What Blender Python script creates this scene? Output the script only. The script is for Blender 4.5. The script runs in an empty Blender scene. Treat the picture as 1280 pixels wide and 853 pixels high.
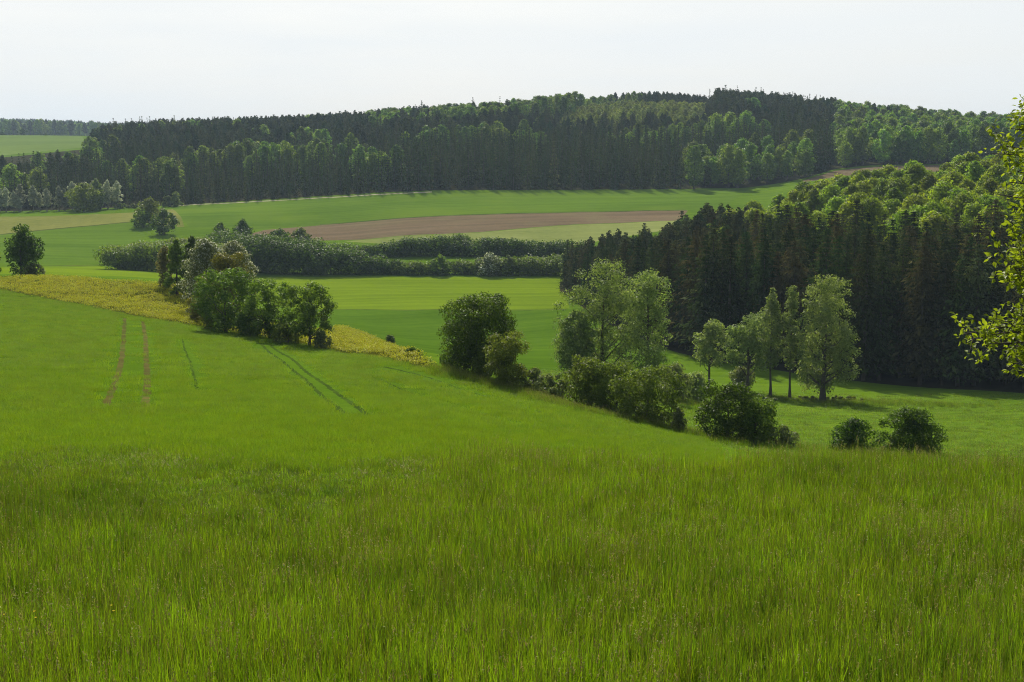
import bpy, math, random
import numpy as np
from mathutils import Vector
from mathutils.geometry import delaunay_2d_cdt

scene = bpy.context.scene
COL = scene.collection
R = math.radians

# ------------------------------------------------------------------ camera
F = 1280 * 50 / 36.0                       # focal length in photo pixels
PITCH = math.atan((426.5 - 200) / F)       # the eye level lies on row 200 of the photo
cam = bpy.data.cameras.new('camera')
cam.lens = 50; cam.sensor_width = 36; cam.clip_start = 0.1; cam.clip_end = 30000
co = bpy.data.objects.new('camera', cam); COL.objects.link(co)
co.rotation_euler = (math.pi / 2 - PITCH, 0, 0)
scene.camera = co

# ------------------------------------------------------------------ light
VEIL = (8.2, 8.6, 8.8, 1)
SUN_AZ, SUN_EL = -9.0, 39.0               # degrees; azimuth from +Y, positive towards +X
world = bpy.data.worlds.new('World'); scene.world = world; world.use_nodes = True
wn = world.node_tree.nodes; wl = world.node_tree.links; wn.clear()
sky = wn.new('ShaderNodeTexSky'); sky.sky_type = 'NISHITA'; sky.sun_disc = False
sky.sun_elevation = R(SUN_EL); sky.sun_rotation = R(SUN_AZ)
sky.air_density = 1.0; sky.dust_density = 4.0; sky.ozone_density = 1.0; sky.altitude = 300
bg = wn.new('ShaderNodeBackground'); bg.inputs['Strength'].default_value = 0.09
wo = wn.new('ShaderNodeOutputWorld')
# thin bright veil of high cloud over the blue
tc = wn.new('ShaderNodeTexCoord'); mp = wn.new('ShaderNodeMapping'); mp.inputs['Scale'].default_value = (1.2, 1.2, 9.0)
ns = wn.new('ShaderNodeTexNoise'); ns.inputs['Scale'].default_value = 2.2; ns.inputs['Detail'].default_value = 5
mr = wn.new('ShaderNodeMapRange'); mr.inputs['From Min'].default_value = 0.3; mr.inputs['From Max'].default_value = 0.7
mr.inputs['To Min'].default_value = 0.78; mr.inputs['To Max'].default_value = 1.0
sep = wn.new('ShaderNodeSeparateXYZ'); el = wn.new('ShaderNodeMapRange'); el.interpolation_type = 'SMOOTHSTEP'
el.inputs['From Min'].default_value = 0.11; el.inputs['From Max'].default_value = 0.32
el.inputs['To Min'].default_value = 1.0; el.inputs['To Max'].default_value = 0.22
mul = wn.new('ShaderNodeMath'); mul.operation = 'MULTIPLY'
mx = wn.new('ShaderNodeMix'); mx.data_type = 'RGBA'
mx.inputs['B'].default_value = VEIL
wl.new(tc.outputs['Generated'], mp.inputs['Vector']); wl.new(mp.outputs['Vector'], ns.inputs['Vector'])
wl.new(ns.outputs['Fac'], mr.inputs['Value']); wl.new(tc.outputs['Generated'], sep.inputs[0]); wl.new(sep.outputs['Z'], el.inputs['Value'])
wl.new(mr.outputs['Result'], mul.inputs[0]); wl.new(el.outputs['Result'], mul.inputs[1]); wl.new(mul.outputs[0], mx.inputs['Factor'])
wl.new(sky.outputs['Color'], mx.inputs['A']); wl.new(mx.outputs['Result'], bg.inputs['Color'])
wl.new(bg.outputs['Background'], wo.inputs['Surface'])

sl = bpy.data.lights.new('sun', 'SUN'); sl.energy = 5.0; sl.angle = R(0.5); sl.color = (1.0, 0.93, 0.82)
so = bpy.data.objects.new('sun', sl); COL.objects.link(so)
sdir = Vector((math.sin(R(SUN_AZ)) * math.cos(R(SUN_EL)), math.cos(R(SUN_AZ)) * math.cos(R(SUN_EL)), math.sin(R(SUN_EL))))
so.rotation_euler = sdir.to_track_quat('Z', 'Y').to_euler()
so.location = sdir * 200

vs = scene.view_settings
vs.view_transform = 'Standard'; vs.look = 'None'; vs.exposure = 0.27; vs.gamma = 1.0; vs.use_curve_mapping = False
cy = scene.cycles
cy.max_bounces = 6; cy.diffuse_bounces = 3; cy.glossy_bounces = 1; cy.transmission_bounces = 4
cy.transparent_max_bounces = 8; cy.volume_bounces = 0
cy.caustics_reflective = False; cy.caustics_refractive = False
cy.use_denoising = True; cy.denoising_prefilter = 'NONE'; cy.denoising_input_passes = 'RGB_ALBEDO_NORMAL'
cy.pixel_filter_type = 'BLACKMAN_HARRIS'; cy.filter_width = 1.05
cy.use_adaptive_sampling = True; cy.adaptive_threshold = 0.015
cy.sample_clamp_indirect = 4.0

HAZE_DENSITY = 1.05e-4

# ------------------------------------------------------------------ the lie of the land
# rows of the photo on which the bare ground lies, by column of the photo (U) and distance ahead in metres (Y)
CT, ST = math.cos(PITCH), math.sin(PITCH)
U_COLS = np.array([-300, 0, 200, 400, 520, 650, 800, 930, 1100, 1280, 1600], float)
TAB = [
 (10,   [1100]*11),
 (16,   [853]*11),
 (20,   [768]*11),
 (26,   [672]*11),
 (36,   [574, 574, 576, 578, 580, 582, 584, 586, 588, 590, 592]),
 (60,   [522, 522, 522, 524, 528, 540, 558, 575, 592, 596, 596]),
 (100,  [452, 455, 462, 480, 488, 500, 530, 555, 566, 570, 572]),
 (140,  [405, 412, 425, 443, 441, 468, 503, 525, 535, 540, 545]),
 (200,  [352, 370, 387, 413, 441, 462, 482, 497, 503, 503, 503]),
 (245,  [338, 346, 352, 405, 432, 447, 457, 462, 466, 462, 458]),
 (290,  [333, 342, 350, 402, 422, 428, 430, 420, 388, 372, 362]),
 (365,  [330, 337, 346, 386, 386, 386, 384, 349, 315, 293, 280]),
 (440,  [326, 331, 338, 345, 345, 345, 345, 311, 279, 255, 246]),
 (500,  [312, 315, 320, 322, 318, 317, 312, 296, 270, 252, 244]),
 (560,  [295, 296, 296, 295, 287, 283, 281, 278, 266, 250, 242]),
 (620,  [278, 276, 270, 266, 261, 259, 257, 255, 245, 235, 230]),
 (690,  [264, 265, 258, 247, 241, 239, 238, 236, 214, 210, 208]),
 (800,  [238, 238, 228, 218, 212, 208, 205, 200, 195, 195, 195]),
 (900,  [222, 222, 205, 195, 188, 180, 169, 170, 180, 185, 185]),
 (1000, [208, 206, 190, 180, 170, 160, 146, 151, 166, 178, 178]),
 (1150, [197, 192, 182, 176, 166, 158, 138, 149, 165, 178, 180]),
 (1350, [185, 180, 178, 180, 174, 168, 166, 170, 177, 184, 186]),
 (1600, [169, 169, 172, 180, 180, 182, 184, 184, 185, 188, 190]),
 (2500, [175, 173, 178, 186, 188, 190, 190, 190, 190, 190, 190]),
 (3000, [164, 163, 172, 182, 186, 190, 190, 190, 190, 190, 190]),
 (5200, [192]*11),
]
def pchip(x, y, xi):
    """monotone cubic through (x, y[..., n]) at xi"""
    h = np.diff(x); d = np.diff(y, axis=-1) / h
    m = np.zeros_like(y)
    w1 = 2*h[1:] + h[:-1]; w2 = h[1:] + 2*h[:-1]
    with np.errstate(divide='ignore', invalid='ignore'):
        mm = (w1 + w2) / (w1 / d[..., :-1] + w2 / d[..., 1:])
    m[..., 1:-1] = np.where(d[..., :-1] * d[..., 1:] > 0, mm, 0)
    m[..., 0] = d[..., 0]; m[..., -1] = d[..., -1]
    k = np.clip(np.searchsorted(x, xi) - 1, 0, len(x) - 2)
    t = (xi - x[k]) / h[k]
    return (y[..., k] * (1 + 2*t) * (1-t)**2 + m[..., k] * h[k] * t * (1-t)**2
            + y[..., k+1] * t*t * (3 - 2*t) + m[..., k+1] * h[k] * t*t * (t-1))
ty = np.array([a for a, b in TAB], float); tv = np.array([b for a, b in TAB], float)
LQ0, LQ1, NLQ = math.log(10), math.log(5200), 700
lq = np.linspace(LQ0, LQ1, NLQ)
UU0, UU1, NUU = -300, 1600, 381
uu = np.linspace(UU0, UU1, NUU)
g1 = pchip(np.log(ty), tv.T, lq)                  # (cols, NLQ)
GRID = pchip(U_COLS, g1.T, uu)                    # (NLQ, NUU)
def slope(v):
    yc = (426.5 - np.asarray(v, float)) / F
    return (-ST + yc * CT) / (CT + yc * ST)
def vgrid(u, y):
    u = np.clip(u, UU0, UU1 - 1e-6); L = np.clip(np.log(np.maximum(y, 1e-3)), LQ0, LQ1 - 1e-9)
    a = (u - UU0) / (UU1 - UU0) * (NUU - 1); b = (L - LQ0) / (LQ1 - LQ0) * (NLQ - 1)
    i = np.floor(a).astype(int); j = np.floor(b).astype(int); fa = a - i; fb = b - j
    i1 = np.minimum(i + 1, NUU - 1); j1 = np.minimum(j + 1, NLQ - 1)
    return ((GRID[j, i] * (1-fa) + GRID[j, i1] * fa) * (1-fb) + (GRID[j1, i] * (1-fa) + GRID[j1, i1] * fa) * fb)
def hgt(x, y):
    x = np.asarray(x, float); y = np.asarray(y, float)
    ye = np.maximum(y, 10.0)
    u = 640 + F * x / ye
    z = ye * slope(vgrid(u, ye))
    t = np.clip(y, -60, 10) / 10.0
    z = np.where(y < 10, -1.75 + (z + 1.75) * np.where(t > 0, t, t * 0.6), z)
    z = z + 0.10 * np.sin(x * 0.23 + 1.3) * np.sin(y * 0.17) * np.clip((y - 20) / 40, 0, 1) * np.clip(y / 150, 0.2, 1)
    return z
def h1(x, y): return float(hgt(x, y))
def s_of(u, v):
    yc = (426.5 - v) / F
    return (u - 640) / F / (CT + yc * ST)
YS = np.exp(np.linspace(math.log(10.5), math.log(5000), 6000))
def ground_at(u, v, ymin=10.5):
    """first ground point on the line of sight through photo pixel (u, v)"""
    s = s_of(u, v)
    zz = hgt(s * YS, YS)
    ok = (zz >= YS * slope(v)) & (YS >= ymin)
    k = int(np.argmax(ok)) if ok.any() else len(YS) - 1
    return s * YS[k], YS[k], zz[k]
def at_y(u, y):
    s = (u - 640) / F
    return s * y, y, h1(s * y, y)
def px_size(n, y, z):                              # n photo pixels in metres at that depth
    return n / F * (y * CT - z * ST)

# ------------------------------------------------------------------ materials
def new_mat(name):
    m = bpy.data.materials.new(name); m.use_nodes = True
    m.node_tree.nodes.clear(); return m, m.node_tree.nodes, m.node_tree.links
def col4(c): return (c[0], c[1], c[2], 1)
def leaf_mat(name, ca, cb, transl=0.35, hue=0.03, val=0.35, tcol=None, accent=None, acc_amt=0.0, clump=0.6, spec=0.10):
    """leaves: colour varies leaf by leaf, in clumps and from plant to plant; light shines through them"""
    m, n, l = new_mat(name)
    geo = n.new('ShaderNodeNewGeometry'); oi = n.new('ShaderNodeObjectInfo'); tcx = n.new('ShaderNodeTexCoord')
    noi = n.new('ShaderNodeTexNoise'); noi.inputs['Scale'].default_value = clump; noi.inputs['Detail'].default_value = 1
    l.new(tcx.outputs['Object'], noi.inputs['Vector'])
    add = n.new('ShaderNodeMath'); add.operation = 'ADD'
    sc = n.new('ShaderNodeMath'); sc.operation = 'MULTIPLY_ADD'; sc.inputs[1].default_value = 1.2; sc.inputs[2].default_value = -0.35
    l.new(noi.outputs['Fac'], sc.inputs[0])
    s2 = n.new('ShaderNodeMath'); s2.operation = 'MULTIPLY'; s2.inputs[1].default_value = 0.55
    l.new(geo.outputs['Random Per Island'], s2.inputs[0]); l.new(s2.outputs[0], add.inputs[0]); l.new(sc.outputs[0], add.inputs[1])
    mix = n.new('ShaderNodeMix'); mix.data_type = 'RGBA'; mix.clamp_factor = True
    mix.inputs['A'].default_value = col4(ca); mix.inputs['B'].default_value = col4(cb)
    l.new(add.outputs[0], mix.inputs['Factor'])
    out = mix.outputs['Result']
    if accent:
        gt = n.new('ShaderNodeMath'); gt.operation = 'LESS_THAN'; gt.inputs[1].default_value = acc_amt
        fr = n.new('ShaderNodeMath'); fr.operation = 'MULTIPLY'; fr.inputs[1].default_value = 17.31
        f2 = n.new('ShaderNodeMath'); f2.operation = 'FRACT'
        l.new(geo.outputs['Random Per Island'], fr.inputs[0]); l.new(fr.outputs[0], f2.inputs[0]); l.new(f2.outputs[0], gt.inputs[0])
        m2 = n.new('ShaderNodeMix'); m2.data_type = 'RGBA'; m2.inputs['B'].default_value = col4(accent)
        l.new(gt.outputs[0], m2.inputs['Factor']); l.new(out, m2.inputs['A']); out = m2.outputs['Result']
    hs = n.new('ShaderNodeHueSaturation')
    rh = n.new('ShaderNodeMapRange'); rh.inputs['To Min'].default_value = 0.5 - hue; rh.inputs['To Max'].default_value = 0.5 + hue
    rv = n.new('ShaderNodeMapRange'); rv.inputs['To Min'].default_value = 1 - val; rv.inputs['To Max'].default_value = 1 + val
    r7 = n.new('ShaderNodeMath'); r7.operation = 'MULTIPLY'; r7.inputs[1].default_value = 7.77
    r8 = n.new('ShaderNodeMath'); r8.operation = 'FRACT'
    l.new(oi.outputs['Random'], rh.inputs['Value']); l.new(oi.outputs['Random'], r7.inputs[0]); l.new(r7.outputs[0], r8.inputs[0]); l.new(r8.outputs[0], rv.inputs['Value'])
    l.new(rh.outputs['Result'], hs.inputs['Hue']); l.new(rv.outputs['Result'], hs.inputs['Value']); l.new(out, hs.inputs['Color'])
    pb = n.new('ShaderNodeBsdfPrincipled'); pb.inputs['Roughness'].default_value = 0.55; pb.inputs['Specular IOR Level'].default_value = spec
    l.new(hs.outputs['Color'], pb.inputs['Base Color'])
    tr = n.new('ShaderNodeBsdfTranslucent')
    tint = n.new('ShaderNodeMix'); tint.data_type = 'RGBA'; tint.blend_type = 'MULTIPLY'; tint.inputs['Factor'].default_value = 1
    tint.inputs['B'].default_value = col4(tcol or (1.5, 1.35, 0.6))
    l.new(hs.outputs['Color'], tint.inputs['A']); l.new(tint.outputs['Result'], tr.inputs['Color'])
    ms = n.new('ShaderNodeMixShader'); ms.inputs[0].default_value = transl
    l.new(pb.outputs[0], ms.inputs[1]); l.new(tr.outputs[0], ms.inputs[2])
    o = n.new('ShaderNodeOutputMaterial'); l.new(ms.outputs[0], o.inputs['Surface'])
    return m
def bark_mat(name, ca, cb, scale=6):
    m, n, l = new_mat(name)
    tcx = n.new('ShaderNodeTexCoord'); mpn = n.new('ShaderNodeMapping'); mpn.inputs['Scale'].default_value = (scale, scale, scale * 0.2)
    noi = n.new('ShaderNodeTexNoise'); noi.inputs['Detail'].default_value = 4; noi.inputs['Scale'].default_value = 1.0
    mix = n.new('ShaderNodeMix'); mix.data_type = 'RGBA'
    mix.inputs['A'].default_value = col4(ca); mix.inputs['B'].default_value = col4(cb)
    l.new(tcx.outputs['Object'], mpn.inputs['Vector']); l.new(mpn.outputs['Vector'], noi.inputs['Vector']); l.new(noi.outputs['Fac'], mix.inputs['Factor'])
    pb = n.new('ShaderNodeBsdfPrincipled'); pb.inputs['Roughness'].default_value = 0.9
    l.new(mix.outputs['Result'], pb.inputs['Base Color'])
    o = n.new('ShaderNodeOutputMaterial'); l.new(pb.outputs[0], o.inputs['Surface'])
    return m
TC = (1.25, 1.32, 0.5)
def field_mat(name, ca, cb, cc=None, scales=(0.05, 0.6), row_dir=None, row_w=3.0, row_amt=0.25, bump=0.25, bscale=2.0, patch=0.5):
    """a crop or meadow surface: broad patches, fine mottling and faint drill rows, plus a rough relief"""
    m, n, l = new_mat(name)
    tcx = n.new('ShaderNodeTexCoord')
    n1 = n.new('ShaderNodeTexNoise'); n1.inputs['Scale'].default_value = scales[0]; n1.inputs['Detail'].default_value = 4
    n2 = n.new('ShaderNodeTexNoise'); n2.inputs['Scale'].default_value = scales[1]; n2.inputs['Detail'].default_value = 6; n2.inputs['Roughness'].default_value = 0.7
    for q in (n1, n2): l.new(tcx.outputs['Object'], q.inputs['Vector'])
    r1 = n.new('ShaderNodeMapRange'); r1.inputs['From Min'].default_value = 0.38; r1.inputs['From Max'].default_value = 0.62
    l.new(n1.outputs['Fac'], r1.inputs['Value'])
    r2 = n.new('ShaderNodeMapRange'); r2.inputs['From Min'].default_value = 0.3; r2.inputs['From Max'].default_value = 0.7
    l.new(n2.outputs['Fac'], r2.inputs['Value'])
    mixf = n.new('ShaderNodeMix'); mixf.inputs['Factor'].default_value = patch
    l.new(r2.outputs['Result'], mixf.inputs[2]); l.new(r1.outputs['Result'], mixf.inputs[3])
    fac = mixf.outputs[0]
    if row_dir is not None:
        mpn = n.new('ShaderNodeMapping'); mpn.inputs['Rotation'].default_value = (0, 0, row_dir)
        wv = n.new('ShaderNodeTexNoise'); wv.inputs['Scale'].default_value = 1.0; wv.inputs['Detail'].default_value = 3
        mp2 = n.new('ShaderNodeMapping'); mp2.inputs['Scale'].default_value = (1.0 / row_w, 0.012, 0.012)
        l.new(tcx.outputs['Object'], mpn.inputs['Vector']); l.new(mpn.outputs['Vector'], mp2.inputs['Vector']); l.new(mp2.outputs['Vector'], wv.inputs['Vector'])
        r3 = n.new('ShaderNodeMapRange'); r3.inputs['From Min'].default_value = 0.3; r3.inputs['From Max'].default_value = 0.7
        l.new(wv.outputs['Fac'], r3.inputs['Value'])
        m3 = n.new('ShaderNodeMix'); m3.inputs['Factor'].default_value = row_amt
        l.new(fac, m3.inputs[2]); l.new(r3.outputs['Result'], m3.inputs[3]); fac = m3.outputs[0]
    mix = n.new('ShaderNodeMix'); mix.data_type = 'RGBA'
    ca = [c * 0.80 for c in ca]; cb = [c * 1.16 for c in cb]
    mix.inputs['A'].default_value = col4(ca); mix.inputs['B'].default_value = col4(cb); l.new(fac, mix.inputs['Factor'])
    out = mix.outputs['Result']
    if cc:
        n3 = n.new('ShaderNodeTexNoise'); n3.inputs['Scale'].default_value = scales[0] * 2.3; n3.inputs['Detail'].default_value = 5
        l.new(tcx.outputs['Object'], n3.inputs['Vector'])
        r4 = n.new('ShaderNodeMapRange'); r4.inputs['From Min'].default_value = 0.5; r4.inputs['From Max'].default_value = 0.75
        l.new(n3.outputs['Fac'], r4.inputs['Value'])
        m4 = n.new('ShaderNodeMix'); m4.data_type = 'RGBA'; m4.inputs['B'].default_value = col4(cc)
        l.new(r4.outputs['Result'], m4.inputs['Factor']); l.new(out, m4.inputs['A']); out = m4.outputs['Result']
    pb = n.new('ShaderNodeBsdfPrincipled'); pb.inputs['Roughness'].default_value = 1.0; pb.inputs['Specular IOR Level'].default_value = 0.0
    l.new(out, pb.inputs['Base Color'])
    nb = n.new('ShaderNodeTexNoise'); nb.inputs['Scale'].default_value = bscale; nb.inputs['Detail'].default_value = 5
    l.new(tcx.outputs['Object'], nb.inputs['Vector'])
    bp = n.new('ShaderNodeBump'); bp.inputs['Strength'].default_value = bump; bp.inputs['Distance'].default_value = 0.5
    l.new(nb.outputs['Fac'], bp.inputs['Height']); l.new(bp.outputs['Normal'], pb.inputs['Normal'])
    o = n.new('ShaderNodeOutputMaterial'); l.new(pb.outputs[0], o.inputs['Surface'])
    return m

M = {}
M['bark'] = bark_mat('bark', (0.045, 0.035, 0.025), (0.10, 0.08, 0.06))
M['bark_pale'] = bark_mat('pale bark', (0.10, 0.09, 0.075), (0.24, 0.22, 0.19))
M['leaf_dark'] = leaf_mat('dark leaves', (0.016, 0.046, 0.004), (0.105, 0.170, 0.016), 0.42, hue=0.012, tcol=TC, val=0.14)
M['leaf_mid'] = leaf_mat('green leaves', (0.040, 0.092, 0.008), (0.195, 0.280, 0.040), 0.44, hue=0.012, tcol=TC, val=0.14)
M['leaf_fresh'] = leaf_mat('fresh leaves', (0.110, 0.150, 0.022), (0.240, 0.275, 0.055), 0.45, hue=0.012, tcol=TC)
M['leaf_pale'] = leaf_mat('silvery leaves', (0.075, 0.125, 0.026), (0.300, 0.360, 0.140), 0.44, hue=0.01, tcol=TC, val=0.14)
M['leaf_grey'] = leaf_mat('greyish leaves', (0.058, 0.090, 0.024), (0.220, 0.255, 0.100), 0.40, hue=0.01, tcol=TC, val=0.14)
M['leaf_olive'] = leaf_mat('olive leaves', (0.070, 0.112, 0.012), (0.210, 0.260, 0.045), 0.42, hue=0.012, tcol=TC, val=0.14)
M['leaf_gold'] = leaf_mat('golden brown leaves', (0.100, 0.118, 0.014), (0.270, 0.270, 0.045), 0.40, tcol=(1.2, 1.15, 0.5), hue=0.008)
M['leaf_tan'] = leaf_mat('tan leaves', (0.095, 0.110, 0.028), (0.240, 0.235, 0.085), 0.40, tcol=(1.15, 1.1, 0.6), hue=0.008)
M['leaf_white'] = leaf_mat('whitish leaves', (0.150, 0.190, 0.100), (0.460, 0.500, 0.360), 0.42, tcol=(1.1, 1.1, 0.8), hue=0.01)
M['blossom'] = leaf_mat('white blossom among leaves', (0.080, 0.120, 0.030), (0.240, 0.280, 0.110), 0.38, accent=(0.52, 0.55, 0.44), acc_amt=0.24, tcol=(1.15, 1.15, 0.8), hue=0.01, val=0.1)
M['leaf_far'] = leaf_mat('woodland leaves', (0.042, 0.100, 0.012), (0.215, 0.310, 0.040), 0.45, hue=0.025, val=0.45, clump=0.35, tcol=TC)
M['leaf_hill'] = leaf_mat('hill top leaves', (0.065, 0.125, 0.006), (0.310, 0.390, 0.022), 0.52, hue=0.02, val=0.35, clump=0.4, tcol=TC)
M['needle'] = leaf_mat('spruce needles', (0.015, 0.036, 0.009), (0.062, 0.094, 0.022), 0.20, hue=0.03, val=0.4, tcol=(1.2, 1.1, 0.7), spec=0.0)
M['needle_brown'] = leaf_mat('brownish needles', (0.040, 0.046, 0.014), (0.122, 0.116, 0.042), 0.20, hue=0.02, val=0.35, tcol=(1.2, 1.05, 0.7), spec=0.0)
M['needle_pine'] = leaf_mat('pine needles', (0.030, 0.050, 0.016), (0.104, 0.122, 0.044), 0.20, hue=0.02, val=0.35, tcol=(1.2, 1.05, 0.7), spec=0.0)
M['orchard'] = leaf_mat('young fruit tree leaves', (0.100, 0.155, 0.010), (0.310, 0.380, 0.036), 0.50, hue=0.0, val=0.0, tcol=(1.3, 1.3, 0.5), spec=0.25)
M['grass_blade'] = leaf_mat('meadow grass blades', (0.034, 0.084, 0.004), (0.240, 0.355, 0.022), 0.52, hue=0.015, val=0.35, tcol=(1.35, 1.38, 0.4))
M['grass_dark'] = leaf_mat('dark grass blades', (0.030, 0.072, 0.005), (0.165, 0.245, 0.020), 0.48, hue=0.02, val=0.35, tcol=(1.3, 1.4, 0.4))
M['grass_stem'] = leaf_mat('grass stems', (0.060, 0.080, 0.012), (0.170, 0.175, 0.045), 0.35, hue=0.02, val=0.3, tcol=(1.2, 1.15, 0.6))
M['grass_head'] = leaf_mat('grass seed heads', (0.130, 0.140, 0.030), (0.33, 0.31, 0.100), 0.35, hue=0.02, val=0.3, tcol=(1.2, 1.1, 0.9))
M['crop_blade'] = leaf_mat('young wheat blades', (0.100, 0.185, 0.008), (0.175, 0.270, 0.018), 0.45, hue=0.012, val=0.18, tcol=(1.5, 1.45, 0.5))
M['rape_stem'] = leaf_mat('rapeseed stems', (0.060, 0.090, 0.012), (0.120, 0.140, 0.025), 0.35, hue=0.02, val=0.25)
M['rape_flower'] = leaf_mat('rapeseed flowers', (0.265, 0.290, 0.009), (0.48, 0.520, 0.020), 0.35, hue=0.01, val=0.2, tcol=(1.2, 1.1, 0.6))
M['buttercup'] = leaf_mat('buttercup petals', (0.60, 0.45, 0.01), (0.70, 0.55, 0.02), 0.3, hue=0, val=0.1)

M['pasture'] = field_mat('pasture', (0.062, 0.128, 0.006), (0.105, 0.175, 0.012), None, (0.03, 0.9), 1.2, 2.5, 0.4, 0.35, 3.0)
M['meadow_soil'] = field_mat('meadow soil', (0.040, 0.070, 0.008), (0.075, 0.110, 0.014), (0.07, 0.075, 0.02), (0.12, 2.0), bump=0.4, bscale=6)
M['wheat'] = field_mat('wheat', (0.060, 0.125, 0.007), (0.090, 0.165, 0.010), None, (0.03, 2.2), 0.25, 1.6, 0.25, 0.5, 6.0, 0.4)
M['rape'] = field_mat('rapeseed', (0.10, 0.13, 0.012), (0.26, 0.24, 0.012), None, (0.05, 1.6), bump=0.5, bscale=4)
M['lime'] = field_mat('lime green crop', (0.105, 0.175, 0.006), (0.140, 0.205, 0.010), None, (0.03, 0.5), 1.52, 2.0, 0.5, 0.2, 2.0)
M['valley'] = field_mat('valley crop', (0.048, 0.108, 0.005), (0.075, 0.138, 0.008), None, (0.025, 0.5), 0.9, 2.5, 0.4, 0.25, 2.0)
M['emerald'] = field_mat('winter cereal', (0.066, 0.130, 0.010), (0.096, 0.162, 0.016), (0.110, 0.175, 0.016), (0.012, 0.3), 1.5, 4.0, 0.45, 0.2, 1.5)
M['olive'] = field_mat('dry pasture', (0.125, 0.155, 0.030), (0.180, 0.185, 0.050), None, (0.012, 0.3), bump=0.3, bscale=1.5)
M['soil'] = field_mat('ploughed soil', (0.108, 0.082, 0.048), (0.170, 0.128, 0.076), (0.16, 0.14, 0.07), (0.02, 0.6), 1.5, 4.0, 0.5, 0.4, 2.0)
M['pale'] = field_mat('pale barley', (0.145, 0.190, 0.045), (0.215, 0.240, 0.075), None, (0.02, 0.4), 1.5, 5.0, 0.4, 0.2, 1.5)
M['floor'] = field_mat('forest floor', (0.020, 0.024, 0.010), (0.045, 0.042, 0.020), None, (0.08, 0.6), bump=0.5, bscale=2)
M['track'] = field_mat('dusty track', (0.30, 0.27, 0.18), (0.40, 0.36, 0.26), None, (0.1, 1.0), bump=0.2)
M['rut'] = field_mat('wheel rut', (0.030, 0.060, 0.010), (0.055, 0.095, 0.014), None, (0.2, 3.0), bump=0.4, bscale=6)
M['bare'] = field_mat('bare rut', (0.070, 0.072, 0.018), (0.125, 0.112, 0.034), (0.06, 0.12, 0.010), (0.25, 5.0), bump=0.4, bscale=6)
M['verge'] = field_mat('rough verge', (0.040, 0.070, 0.012), (0.10, 0.12, 0.03), None, (0.15, 1.0), bump=0.5, bscale=3)
M['farfield'] = field_mat('far field', (0.10, 0.16, 0.03), (0.13, 0.185, 0.04), None, (0.006, 0.1), bump=0.1)

# ------------------------------------------------------------------ mesh helpers
def quads_mesh(name, V, Q, mats, mi=None, smooth=False):
    V = np.asarray(V, np.float32); Q = np.asarray(Q, np.int32)
    me = bpy.data.meshes.new(name)
    me.vertices.add(len(V)); me.vertices.foreach_set('co', V.ravel())
    k = Q.shape[1]
    me.loops.add(Q.size); me.loops.foreach_set('vertex_index', Q.ravel())
    me.polygons.add(len(Q)); me.polygons.foreach_set('loop_start', np.arange(0, Q.size, k, dtype=np.int32))
    for mt in mats: me.materials.append(mt)
    if mi is not None: me.polygons.foreach_set('material_index', np.asarray(mi, np.int32))
    if smooth: me.polygons.foreach_set('use_smooth', np.ones(len(Q), bool))
    me.update(calc_edges=True)
    return me
class Q:
    """collects quads"""
    def __init__(s): s.v = []; s.q = []; s.m = []; s.n = 0
    def add(s, V, q, m=0):
        V = np.asarray(V, float); q = np.asarray(q, int)
        s.v.append(V); s.q.append(q + s.n); s.m.append(np.full(len(q), m)); s.n += len(V)
    def tube(s, pts, rad, sides=6, m=0):
        pts = np.asarray(pts, float); n = len(pts)
        d = np.gradient(pts, axis=0); d /= np.linalg.norm(d, axis=1)[:, None] + 1e-9
        ref = np.where(np.abs(d[:, 2:3]) > 0.9, [[1., 0, 0]], [[0., 0, 1]])
        a = np.cross(d, ref); a /= np.linalg.norm(a, axis=1)[:, None] + 1e-9; b = np.cross(d, a)
        th = np.arange(sides) * 2 * math.pi / sides
        ring = (np.cos(th)[None, :, None] * a[:, None, :] + np.sin(th)[None, :, None] * b[:, None, :]) * np.asarray(rad)[:, None, None]
        V = (pts[:, None, :] + ring).reshape(-1, 3)
        q = []
        for i in range(n - 1):
            for j in range(sides):
                q.append((i*sides + j, i*sides + (j+1) % sides, (i+1)*sides + (j+1) % sides, (i+1)*sides + j))
        s.add(V, q, m)
    def mesh(s, name, mats, smooth=False):
        if not s.v: return None
        return quads_mesh(name, np.concatenate(s.v), np.concatenate(s.q), mats, np.concatenate(s.m), smooth)
def unit(a): return a / (np.linalg.norm(a, axis=-1, keepdims=True) + 1e-9)
def cards(rng, P, N, L, W, axis=None):
    """diamond leaf cards centred on P with normals N, length L, width W"""
    n = len(P); N = unit(N)
    t = rng.normal(size=(n, 3)) if axis is None else axis
    t = unit(t - N * (t * N).sum(1, keepdims=True)); b = np.cross(N, t)
    L = np.broadcast_to(L, n)[:, None]; W = np.broadcast_to(W, n)[:, None]
    fold = N * W * 0.25
    V = np.stack([P - t*L*0.5, P + b*W*0.5 + fold - t*L*0.05, P + t*L*0.5, P - b*W*0.5 + fold - t*L*0.05], 1).reshape(-1, 3)
    q = np.arange(4 * n).reshape(n, 4)
    return V, q

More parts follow.
